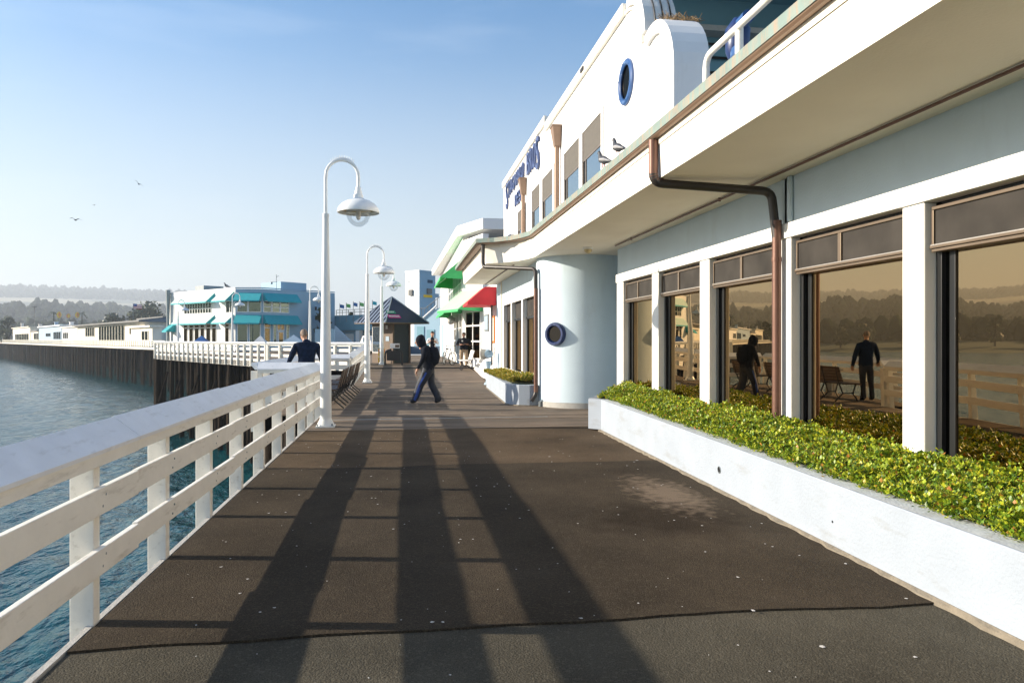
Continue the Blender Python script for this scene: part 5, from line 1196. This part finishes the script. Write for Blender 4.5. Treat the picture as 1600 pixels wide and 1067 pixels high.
MB(VF).add([(0, 0, .6), (VF.L, 0, .6), (VF.L, 0, 1.3), (VF.L*.8, 0, 1.9), (VF.L*.25, 0, 1.95), (0, 0, 1.3), (0, -1.7, .6), (VF.L, -1.7, .6), (VF.L, -1.7, 1.3), (VF.L*.8, -1.7, 1.9), (VF.L*.25, -1.7, 1.95), (0, -1.7, 1.3)], [(0, 1, 2, 3, 4, 5), (11, 10, 9, 8, 7, 6), (0, 5, 11, 6), (5, 4, 10, 11), (4, 3, 9, 10), (3, 2, 8, 9), (2, 1, 7, 8), (1, 0, 6, 7)]).build('body', 'paper', mv, bevel=.05)
MB(VF).box(VF.L*.3, VF.L*.78, .005, .02, 1.35, 1.8).build('window', 'darkblue', mv)
for s in (.2, .8): MB(VF).tube([(VF.L*s, .03, .66), (VF.L*s, -.2, .66)], .31, 12).build('wheel', 'iron', mv)

# ================================================================== FAR PIER
A0 = Vector((-38.6, 121.9)); pu = Vector((-163.14+38.6, 327.0-121.9)); pLen = pu.length; pu.normalize(); pn = Vector((pu.y, -pu.x))   # pn: inland side (right of u)
def PFm(p): q = A0+pu*p[0]+pn*p[1]; return Vector((q.x, q.y, p[2]))
def pS(px, off=0):
    d = Vector(at(px, 1.0)); a = A0+pn*off; A = pu.x; B = -d.x; Cc = pu.y; D = -d.y; return ((-a.x)*D-B*(-a.y))/(A*D-B*Cc)
fp = MB(PFm).box(-25, 520, 0, 28, -.25, .34).build('far_pier_deck', 'beam', kind='structure')
MB(PFm).box(-25, 520, -.02, 28, .342, .36).build('far_pier_pavement', 'concrete', kind='structure')
MB(PFm).box(-25, 520, -.12, -.03, .0, .36).build('fascia_board', 'cladding', fp)
rows = ((.4, 3.0, 1.0), (4.5, 4.6, 1.0))
cnt = 0
for off, step, s in rows:
    t_ = -22.0
    while t_ < 230 and cnt < 230:
        q = PFm((t_+rnd.uniform(-.4, .4), off+rnd.uniform(-.3, .3), 0)); piling(fp, q.x, q.y, -.1, 1.1); t_ += step; cnt += 1
m_ = MB(); 
for k in range(190):
    q = PFm((230+k*1.5, rnd.choice((.4, 2.2, 4.5)), 0)); m_.tube([(q.x, q.y, -6.5), (q.x, q.y, -.1)], .2, 5)
m_.build('distant_pilings', 'pile', fp, kind='stuff')
MB(PFm).box(-25, 520, 22, 22.3, -6.5, -.3).build('under_pier_shade', 'beam', fp)  # black sheet added deep under the pier in place of its shade
# fence along the far pier
ff = thing('far_pier_fence', 'pale picket-like railing along the edge of the far pier', 'fence', tuple(PFm((0, .1, .36))))
for z in (.7, 1.05, 1.35): MB(PFm).box(-5, 300, .1, .2, z, z+.1).build('rail', 'cladding', ff)
m_ = MB(PFm); 
for k in range(200): m_.box(-5+k*1.5, -4.85+k*1.5, .08, .22, .36, 1.42)
m_.build('posts', 'cladding', ff, kind='stuff')
def farb(label, p0, p1, setb, depth, hgt, wm, rm, wins, roof='flat', name='pier_building', rise=0, cat='building'):
    s0, s1 = pS(p1, setb), pS(p0, setb)        # p0 left px, p1 right px ; s grows to the left
    t = thing(name, label, cat, tuple(PFm((s0, setb, .36))))
    MB(PFm).box(s0, s1, setb, setb+depth, .36, .36+hgt).build('wall', wm, t)
    if roof == 'flat': MB(PFm).box(s0-.3, s1+.3, setb-.5, setb+depth+.3, .36+hgt, .36+hgt+.3).build('roof', rm, t)
    else:
        z = .36+hgt; MB(PFm).add([(s0-1, setb-1.2, z), (s1+1, setb-1.2, z), (s1+1, setb-1.2, z+.3), (s0-1, setb-1.2, z+.3), (s0+2, setb+depth*.6, z+rise), (s1-2, setb+depth*.6, z+rise*.7), (s0-1, setb+depth, z), (s1+1, setb+depth, z)],
              [(0, 1, 2, 3), (3, 2, 5, 4), (4, 5, 7, 6), (0, 3, 4, 6), (1, 7, 5, 2), (0, 6, 7, 1)]).build('roof', rm, t)
    for (a, b, z0, z1, n_) in wins:
        x0, x1 = pS(b, setb), pS(a, setb); f = MB(PFm)
        for k in range(n_+1): s = x0+(x1-x0)*k/n_; f.box(s-.12, s+.12, setb-.12, setb-.01, z0, z1)
        f.box(x0, x1, setb-.12, setb-.01, z0-.12, z0); f.box(x0, x1, setb-.12, setb-.01, z1, z1+.12)
        wf = f.build('window', wm, t); MB(PFm).box(x0, x1, setb-.03, setb-.006, z0, z1).build('pane', 'green_glass', wf)
    return t
farb('long cream building with deep gray eaves and tall dark window bays on the far pier', 122, 226, 3, 10, 4.4, 'cladding', 'rooffar', [(155, 195, 1.4, 4.4, 9), (134, 148, 2.3, 4.3, 4), (203, 209, 2.6, 3.9, 2)], 'hip', rise=1.3)
farb('dark shed roof building rising behind the long cream one', 224, 262, 11, 9, 5.6, 'darkblue', 'rooffar', [], 'hip', rise=.8)
farb('small cream annex with flat white canopy at the near end of the far pier', 205, 238, 1.6, 1.5, 3.3, 'cladding', 'cladding', [(222, 232, 1.5, 3.0, 2)])
farb('white low house with square window left of the long cream building', 97, 121, 3, 9, 4.3, 'siding', 'cladding', [(99, 107, 1.8, 3.4, 3)])
farb('pale lilac fronted house with dark windows on the far pier', 61, 96, 3.5, 9, 5.0, 'graysiding', 'siding', [(84, 95, 1.7, 3.7, 4), (72, 79, 2.5, 3.4, 2)])
farb('cream low arcade building further left on the far pier', 48, 60, 3.5, 9, 3.9, 'cladding', 'rooffar', [(53, 60, 1.6, 3.6, 3)])
farb('flat topped cream building with pale columns on the far pier', 20, 47, 3.5, 10, 5.5, 'cladding', 'cladding', [(24, 45, 1.2, 3.6, 8)])
farb('dark blue building behind the cream pier buildings', 12, 100, 16, 9, 6.6, 'darkblue', 'teal_wall', [])
farb('white ended building at the left edge of the photo on the far pier', 4, 18, 3.5, 10, 4.6, 'siding', 'cladding', [(9, 15, 1.5, 3.5, 2)])
farb('blue roofed hall at the farthest left of the pier', -60, 3, 6, 12, 6.0, 'teal_wall', 'teal_wall', [(-30, -5, 2, 4, 6)])
# rooftop vents, flags, masts
for i, (px, zt_, mm) in enumerate(((63, 7.0, 'paper'), (35, 8.3, 'paper'), (88, 7.2, 'graysiding'), (112, 6.7, 'paper'), (110, 6.2, 'darkblue'))):
    s = pS(px, 8); t = thing('roof_vent', ['white slim vent on the lilac house', 'white slim vent on the flat cream building', 'gray rounded vent on the lilac house', 'pale square vent on the white low house', 'dark low vent on the white low house'][i], 'vent', tuple(PFm((s, 8, 5))))
    MB(PFm).box(s-.5, s+.5, 7.5, 8.5, 4.6, zt_).build('shaft', mm, t); MB(PFm).box(s-.65, s+.65, 7.35, 8.65, zt_, zt_+.12).build('cap', mm, t)
def flagpole(px, Z, zt_, label, cols, shape='rect', w_=2.4, h_=1.4):
    x, y = at(px, Z); t = thing('flag', label, 'flag', (x, y, .36)); MB().tube([(x, y, .36), (x, y, zt_)], .07, 5).build('pole', 'gray_metal', t)
    for k, (m, a, b, c, d) in enumerate(cols):
        vs = []; n_ = 5
        for j in range(n_+1):
            u = a+(b-a)*j/n_; 
            for v in (c, d): vs.append((x+.07+u*w_, y+.15*math.sin(u*6)-.004*k, zt_-h_+v*h_-.12*u*h_))
        MB().add(vs, [(2*j, 2*j+2, 2*j+3, 2*j+1) for j in range(n_)]).build('cloth', m, t)
flagpole(208, 230, hz(474.5, 230), 'distant striped national flag above the long cream building', [('flagblue', 0, .4, .5, 1), ('flagred', 0, 1, 0, .17), ('paper', 0, 1, .17, .34), ('flagred', 0, 1, .34, .5), ('paper', .4, 1, .5, .67), ('flagred', .4, 1, .67, .84), ('paper', .4, 1, .84, 1)], w_=2.6, h_=1.5)
def teardrop(px, py0, py1, Z, label, m1, m2, wpx):
    x, y = at(px, Z); z0, z1 = hz(py1, Z), hz(py0, Z); t = thing('banner', label, 'banner', (x, y, .36), 'colourful banners behind the far pier'); MB().tube([(x, y, .36), (x, y, z1)], .08, 5).build('pole', 'gray_metal', t)
    w_ = wpx*Z/F/2; cz = (z0+z1)/2; h_ = (z1-z0)/2
    m_ = MB().disc((x, y-.1, cz), (0, -1, 0), w_, .08, 16, ry=h_); m_.build('cloth', m1, t); MB().disc((x+w_*.2, y-.2, cz), (0, -1, 0), w_*.5, .06, 14, ry=h_*.8).build('stripe', m2, t)
teardrop(92.5, 487, 497, 330, 'large yellow oval banner, leftmost of the three', 'yellow', 'orange', 7); teardrop(107, 490, 497, 330, 'pale orange banner between the two yellow ones', 'orange', 'yellow', 6); teardrop(121, 487.5, 497, 330, 'yellow oval banner, rightmost of the three', 'yellow', 'orange', 6.5)
def palm(px, py, Z, label, seed):
    x, y = at(px, Z); zt_ = hz(py, Z); t = thing('palm_tree', label, 'palm', (x, y, -1)); MB().tube([(x, y, -2), (x, y, zt_-.8)], [.3, .2], 6).build('trunk', 'pile', t)
    rs = random.Random(seed); m_ = MB()
    for k in range(16):
        a = 2*math.pi*k/16; e = rs.uniform(-.3, .9); p = [Vector((x, y, zt_-.8))]
        for j in range(1, 5): p.append(p[0]+Vector((math.cos(a)*.8*j*math.cos(e), math.sin(a)*.8*j*math.cos(e), .8*j*math.sin(e)-.12*j*j)))
        for q in range(4):
            s = Vector((-math.sin(a), math.cos(a), 0))*.35; m_.add([p[q]+s, p[q]-s, p[q+1]-s*.6, p[q+1]+s*.6], [(0, 1, 2, 3)])
    m_.build('fronds', 'tree_leaf', t)
palm(84, 486, 360, 'small palm just left of the leftmost yellow banner', 1); palm(128, 487, 360, 'small palm right of the rightmost yellow banner', 2)
for i, (px, py, r_, cone, lb2) in enumerate(((192, 486, 2.6, True, 'dark conical tree behind the long cream building'), (200, 485, 1.8, True, 'slim cypress pair tree, left one, behind the far pier'), (205, 483, 1.8, True, 'slim cypress pair tree, right one, behind the far pier'), (216, 482, 5.5, False, 'round dark green tree right under the striped flag'), (234, 476, 9, False, 'brownish broad tree near the left end of the blue awning building'), (252, 479, 9, False, 'dark spreading tree touching the left edge of the blue awning building'), (175, 492, 5, False, 'low bright green tree over the long cream roof'), (12, 492, 6, True, 'dark conical tree above the left end of the far pier'))):
    Z = 300; x, y = at(px, Z); z0 = -2; leaf_tree('tree', (x, y, z0), hz(py, Z)-z0, r_, lb2, cone=cone, seed=20+i, cnt=900 if r_ > 3 else 350, lf=.8 if r_ > 3 else .5)
# trees standing on the shore left of the frame, seen in the windows
for i, b_ in enumerate((-29, -31.5, -33, -36.5, -38, -41, -43.5, -46)):
    a = R(b_); d = 540; leaf_tree('tree', (d*math.sin(a), d*math.cos(a), -5.5), rnd.uniform(14, 24), rnd.uniform(5, 9), 'shore tree mirrored in the brown windows', seed=40+i, cnt=900, lf=1.1, group='shore trees mirrored in the windows')
x, y = at(54, 280); t = thing('mast', 'thin dark mast rising behind the flat cream building', 'mast', (x, y, .3)); MB().tube([(x, y, 0), (x, y, hz(478, 280))], .12, 6).build('pole', 'rooffar', t); MB().box(x-.8, x+.8, y-.1, y+.1, hz(480, 280), hz(479, 280)).build('crossarm', 'rooffar', t)

# ================================================================== BIRDS IN THE SKY
def gull(px, py, Z, sp, roll, label):
    x, y = at(px, Z); z = hz(py, Z); t = thing('gull', label, 'bird', (x, y, z), 'gulls in the sky'); c = Vector((x, y, z))
    MB().tube([c+Vector((-.02, -.2, -.02)), c+Vector((0, -.08, 0)), c+Vector((0, .1, 0)), c+Vector((0, .25, .02))], [.02, .07, .06, .01], 8).build('body', 'feather', t, smooth=True)
    for s in (-1, 1):
        MB().add([c+Vector((0, -.08, .02)), c+Vector((s*sp*.45, -.10, .18+s*roll*.5)), c+Vector((s*sp, .1, .08+s*roll)), c+Vector((s*sp*.45, .08, .17+s*roll*.5)), c+Vector((0, .1, .02)),
                  c+Vector((0, -.08, .0)), c+Vector((s*sp*.45, -.10, .16+s*roll*.5)), c+Vector((s*sp, .1, .07+s*roll)), c+Vector((s*sp*.45, .08, .15+s*roll*.5)), c+Vector((0, .1, .0))],
                 [(0, 1, 3, 4), (1, 2, 3), (9, 8, 6, 5), (8, 7, 6), (0, 5, 6, 1), (1, 6, 7, 2), (2, 7, 8, 3), (3, 8, 9, 4)]).build('wing', 'feather', t)
gull(118, 344, 70, .6, -.08, 'gull gliding low in the pale sky, leftmost and largest'); gull(217, 288, 80, .5, -.35, 'gull banking steeply, highest in the sky'); gull(147, 321, 160, .4, .05, 'tiny distant gull between the other two')

# ================================================================== PEOPLE
def body(t, verts, edges, rule, mats, loc, rz, sub=2):
    me = bpy.data.meshes.new('body'); me.from_pydata([v[:3] for v in verts], edges, []); ob = bpy.data.objects.new('tmp', me); C.objects.link(ob)
    md = ob.modifiers.new('s', 'SKIN'); sv = me.skin_vertices[0].data
    for i, v in enumerate(verts): sv[i].radius = (v[3], v[4] if len(v) > 4 else v[3]); sv[i].use_root = (i == 0)
    ob.modifiers.new('u', 'SUBSURF').levels = sub
    dg = bpy.context.evaluated_depsgraph_get(); m2 = bpy.data.meshes.new_from_object(ob.evaluated_get(dg)); bpy.data.objects.remove(ob); m2.name = 'body'
    for m in mats: m2.materials.append(M[m])
    for p in m2.polygons: p.material_index = rule(p.center, p.normal); p.use_smooth = True
    o = bpy.data.objects.new('body', m2); C.objects.link(o); o.parent = t; return o
class Sk:
    def __init__(s): s.v = []; s.e = []
    def p(s, x, y, z, r, parent=None, r2=None):
        s.v.append((x, y, z, r, r2 or r)); i = len(s.v)-1
        if parent is not None: s.e.append((parent, i))
        return i
    def chain(s, parent, pts):
        for q in pts: parent = s.p(*q[:4], parent)
        return parent
    def hand(s, w, d, up=(0, 0, -1), curl=.4):
        """w wrist index; d direction of the hand; five bent fingers"""
        W = Vector(s.v[w][:3]); d = Vector(d).normalized(); side = d.cross(Vector(up)).normalized() if d.cross(Vector(up)).length > .1 else Vector((0, 1, 0)); cu = side.cross(d).normalized()
        palm = s.p(*(W+d*.06), .032, w)
        for k, (o, l) in enumerate(((-.03, .07), (-.01, .08), (.011, .075), (.03, .06))):
            a = W+d*.095+side*o; b = a+(d*math.cos(curl)+cu*math.sin(curl))*l*.55; c = b+(d*math.cos(curl*2.2)+cu*math.sin(curl*2.2))*l*.5
            s.chain(palm, [(*a, .0095), (*b, .009), (*c, .007)])
        a = W+d*.045-side*.04; s.chain(palm, [(*a, .011), (*(a+d*.035-side*.015+cu*.01), .009)])
def head(t, c, fwd, skin, hair, q, bald=False, cap=None):
    """sculpted head: skull, jaw, nose, ears, eyes, mouth; c centre, fwd unit vector (local coordinates)"""
    f = Vector(fwd).normalized(); s = Vector((0, 0, 1)).cross(f).normalized(); u = f.cross(s).normalized(); c = Vector(c)
    m_ = MB(); prof = [(-.135, .045, .045, -.005), (-.11, .055, .062, .018), (-.075, .066, .078, .022), (-.03, .072, .088, .012), (.02, .077, .095, .0), (.065, .073, .09, -.008), (.1, .05, .065, -.012), (.118, .015, .02, -.012)]
    vs = []; n = 14
    for (h, rx, rf, off) in prof:
        for k in range(n):
            a = 2*math.pi*k/n; vs.append(q+c+u*h+f*(off+rf*math.cos(a))+s*(rx*math.sin(a)))
    fs = [(i*n+k, i*n+(k+1) % n, (i+1)*n+(k+1) % n, (i+1)*n+k) for i in range(len(prof)-1) for k in range(n)]+[tuple(range((len(prof)-1)*n, len(prof)*n)), tuple(reversed(range(n)))]
    m_.add(vs, fs); m_.tube([q+c+f*.09+u*.02, q+c+f*.118-u*.025, q+c+f*.095-u*.035], [.008, .015, .01], 8)
    for k in (-1, 1): m_.tube([q+c+s*k*.074+u*.02-f*.005, q+c+s*k*.086-f*.012, q+c+s*k*.074-u*.03], [.012, .014, .01], 6)
    m_.tube([q+c-u*.1, q+c-u*.19-f*.01], [.052, .058], 12)
    h_ = m_.build('head', skin, t, smooth=True)
    e = MB()
    for k in (-1, 1): e.disc(q+c+f*.092+s*k*.03+u*.012, f, .011, .004, 10, ry=.006)
    e.disc(q+c+f*.103-u*.06, f, .022, .004, 10, ry=.005); e.build('eyes_and_mouth', 'hair', h_)
    if hair:
        vs = []; hp = [(.0, .081, .097, -.012), (.03, .083, .1, -.01), (.07, .078, .095, -.01), (.108, .055, .068, -.012), (.126, .015, .02, -.012)]
        for (h, rx, rf, off) in hp:
            for k in range(n):
                a = 2*math.pi*k/n; cf = math.cos(a); vs.append(q+c+u*(h+(.045 if cf > .3 and h < .05 else 0)-(.05 if cf < -.2 and h < .01 else 0))+f*(off+rf*cf)+s*(rx*math.sin(a)))
        MB().add(vs, [(i*n+k, i*n+(k+1) % n, (i+1)*n+(k+1) % n, (i+1)*n+k) for i in range(len(hp)-1) for k in range(n)]+[tuple(range((len(hp)-1)*n, len(hp)*n))]).build('hair', hair, h_, smooth=True)
    return h_
# local convention: facing +x, left +y
def finish(t, loc, rz): t.location = loc; t.rotation_euler = (0, 0, rz)
Q0 = Vector((0, 0, 0))
# --- hooded walker
wk = thing('person', 'hooded person in black jacket and blue-striped track pants striding left across the walkway', 'person')
k = Sk(); pe = k.p(-.02, 0, .93, .135, None, .15)
sp = k.p(.0, 0, 1.10, .14, pe, .15); ch = k.p(.05, 0, 1.28, .155, sp, .17); nb = k.p(.12, 0, 1.44, .11, ch); nk = k.p(.17, 0, 1.51, .075, nb)
for s, an, kn, toe in ((1, (.34, .02, .10), (.20, .08, .50), (.46, .03, .045)), (-1, (-.27, -.02, .12), (-.05, -.09, .52), (-.15, -.03, .045))):
    hp = k.p(-.02, s*.10, .86, .135, pe); kn_ = k.p(*kn, .105, hp); cf = k.p((kn[0]+an[0])/2, (kn[1]+an[1])/2, (kn[2]+an[2])/2, .098, kn_); a_ = k.p(*an, .082, cf)
    heel = k.p(an[0]-.04, an[1], .055, .048, a_); k.p(*toe, .04, a_)
sh = k.p(.06, .19, 1.37, .085, ch); el_ = k.p(.12, .27, 1.10, .06, sh); wr = k.p(.25, .22, .89, .038, el_); k.hand(wr, (.35, -.1, -.9))
sh = k.p(.04, -.19, 1.37, .085, ch); el_ = k.p(-.08, -.27, 1.12, .06, sh); wr = k.p(.02, -.24, .90, .038, el_); k.hand(wr, (.3, 0, -.95))
def rule(c, n):
    if c.z < .085: return 2
    if c.z < .90 and ((c.x > .21 and c.z > .68 and c.y > .1) or (c.y < -.2 and c.z > .68)): return 3
    if c.z < .88:
        if c.x > -.02 and c.y > .07 and .1 < c.z < .8 and abs(c.x-(.20+(.5-c.z)*.35 if c.z < .5 else .20-(c.z-.5)*.6)) < .03 and n.y > .3: return 4
        return 1
    return 0
body(wk, k.v, k.e, rule, ['black_cloth', 'track', 'shoe', 'skin', 'bluestripe'], None, 0)
hd = head(wk, (.23, 0, 1.585), (1, 0, -.25), 'skin', None, Q0)
# hood: open-fronted shell around the head
vs = []; n = 16; hp = [(-.16, .10, .11, -.03), (-.10, .115, .125, -.02), (-.02, .12, .135, -.015), (.06, .115, .13, -.02), (.115, .085, .1, -.03), (.15, .035, .045, -.05)]
c = Vector((.22, 0, 1.59)); f = Vector((1, 0, -.3)).normalized(); s_ = Vector((0, 1, 0)); u = f.cross(s_).normalized()
if u.z < 0: u = -u
for (h, rx, rf, off) in hp:
    for j in range(n):
        a = R(38)+(2*math.pi-2*R(38))*j/(n-1); vs.append(c+u*h+f*(off+rf*math.cos(a))+s_*rx*math.sin(a))
MB().add(vs, [(i*n+j, i*n+j+1, (i+1)*n+j+1, (i+1)*n+j) for i in range(len(hp)-1) for j in range(n-1)]+[tuple(range((len(hp)-1)*n, len(hp)*n))]).build('hood', 'black_cloth', wk, smooth=True)
MB().tube([(-.08, 0, 1.02), (-.13, 0, 1.08), (-.16, 0, 1.21), (-.12, 0, 1.35), (-.03, 0, 1.42)], [.10, .135, .14, .13, .08], 12).build('backpack', 'black_cloth', wk, smooth=True)
finish(wk, (.60, 18.7, .014), R(180-8))
# --- man in navy at the bay
mn = thing('person', 'gray-haired man in a navy pullover seen from behind at the railing bay', 'person')
k = Sk(); pe = k.p(0, 0, 1.0, .15, None, .17); sp = k.p(0, 0, 1.18, .165, pe, .18); ch = k.p(.0, 0, 1.40, .175, sp, .20); nb = k.p(.03, 0, 1.56, .11, ch); nk = k.p(.06, .01, 1.64, .07, nb)
for s in (1, -1):
    hp = k.p(0, s*.11, .92, .12, pe); kn_ = k.p(.02, s*.12, .52, .085, hp); a_ = k.p(0, s*.13, .1, .06, kn_); k.p(-.05, s*.13, .05, .045, a_); k.p(.17, s*.14, .04, .04, a_)
sh = k.p(0, .24, 1.47, .095, ch); el_ = k.p(.02, .34, 1.24, .07, sh); wr = k.p(.12, .42, 1.05, .045, el_); k.hand(wr, (.6, .2, -.6))
sh = k.p(0, -.24, 1.47, .095, ch); el_ = k.p(-.02, -.34, 1.20, .068, sh); wr = k.p(.04, -.37, .95, .045, el_); k.hand(wr, (.2, 0, -1))
body(mn, k.v, k.e, lambda c, n: 2 if c.z < .08 else ((3 if (abs(c.y) > .3 and (c.z < .93 or (c.y > .40 and c.z < 1.03))) else (1 if c.z < .95 else 0))), ['navy_cloth', 'track', 'shoe', 'skin'], None, 0)
head(mn, (.13, .06, 1.745), (1, .45, -.45), 'skin', 'grayhair', Q0)
finish(mn, (-2.27, 17.75, .012), R(97))
# --- man in black shirt with phone
mm = thing('person', 'man in black t-shirt and khaki trousers looking at his phone by the windows', 'person')
k = Sk(); pe = k.p(0, 0, .92, .16, None, .18); sp = k.p(.02, 0, 1.10, .19, pe, .2); ch = k.p(.0, 0, 1.30, .19, sp, .21); nb = k.p(.0, 0, 1.45, .10, ch); k.p(.02, 0, 1.52, .07, nb)
for s, kx in ((1, .08), (-1, -.02)):
    hp = k.p(0, s*.11, .84, .13, pe); kn_ = k.p(kx+.03, s*.13, .48, .10, hp); a_ = k.p(kx, s*.13, .1, .075, kn_); k.p(kx-.05, s*.13, .05, .05, a_); k.p(kx+.17, s*.14, .045, .045, a_)
sh = k.p(0, .25, 1.38, .10, ch); el_ = k.p(.02, .35, 1.12, .07, sh); wr = k.p(.25, .14, 1.16, .04, el_); k.hand(wr, (.5, -.6, .2))
sh = k.p(0, -.25, 1.38, .10, ch); el_ = k.p(.02, -.36, 1.12, .07, sh); wr = k.p(.25, -.12, 1.14, .04, el_); k.hand(wr, (.5, .6, .1))
body(mm, k.v, k.e, lambda c, n: 2 if c.z < .09 else (1 if c.z < .88 else (3 if (c.x > .12 and abs(c.y) < .32 and .98 < c.z < 1.24 and c.x > .2) or (abs(c.y) > .29 and c.z < 1.12) else 0)), ['black_cloth', 'khaki', 'shoe', 'skin_dark'], None, 0)
head(mm, (.05, 0, 1.66), (1, 0, -.35), 'skin_dark', 'hair', Q0)
MB().box(.33, .34, -.04, .04, 1.14, 1.28).build('phone', 'iron', mm)
MB().disc((.19, -.08, 1.33), (1, 0, 0), .05, .012, 10).build('shirt_print', 'paper', mm)
finish(mm, (2.86, 35.8, .315), R(-95)); mm.scale = (.94,)*3
# --- person with camera
wc = thing('person', 'dark-haired person in a white top holding a camera behind the hooded walker', 'person')
k = Sk(); pe = k.p(0, 0, .9, .12, None, .14); sp = k.p(0, 0, 1.06, .12, pe, .14); ch = k.p(.0, 0, 1.26, .13, sp, .16); nb = k.p(.0, 0, 1.40, .08, ch); k.p(.01, 0, 1.47, .05, nb)
for s in (1, -1):
    hp = k.p(0, s*.09, .82, .11, pe); kn_ = k.p(.02, s*.1, .47, .075, hp); a_ = k.p(0, s*.1, .1, .055, kn_); k.p(-.05, s*.1, .05, .04, a_); k.p(.15, s*.11, .04, .035, a_)
for s in (1, -1):
    sh = k.p(0, s*.19, 1.33, .07, ch); el_ = k.p(.10, s*.27, 1.12, .05, sh); wr = k.p(.24, s*.09, 1.26, .032, el_); k.hand(wr, (.3, -s*.5, .3))
body(wc, k.v, k.e, lambda c, n: 2 if c.z < .08 else (1 if c.z < .95 else (3 if c.x > .19 else (0 if abs(c.y) > .09 or c.x < 0 else 4))), ['whitecloth', 'track', 'shoe', 'skin', 'black_cloth'], None, 0)
head(wc, (.03, 0, 1.60), (1, 0, -.2), 'skin', 'hair', Q0)
m_ = MB().box(.28, .36, -.07, .07, 1.24, 1.33); m_.tube([(.36, 0, 1.285), (.43, 0, 1.285)], .035, 10); m_.build('camera', 'iron', wc)
finish(wc, (1.33, 35.6, .31), R(-92))
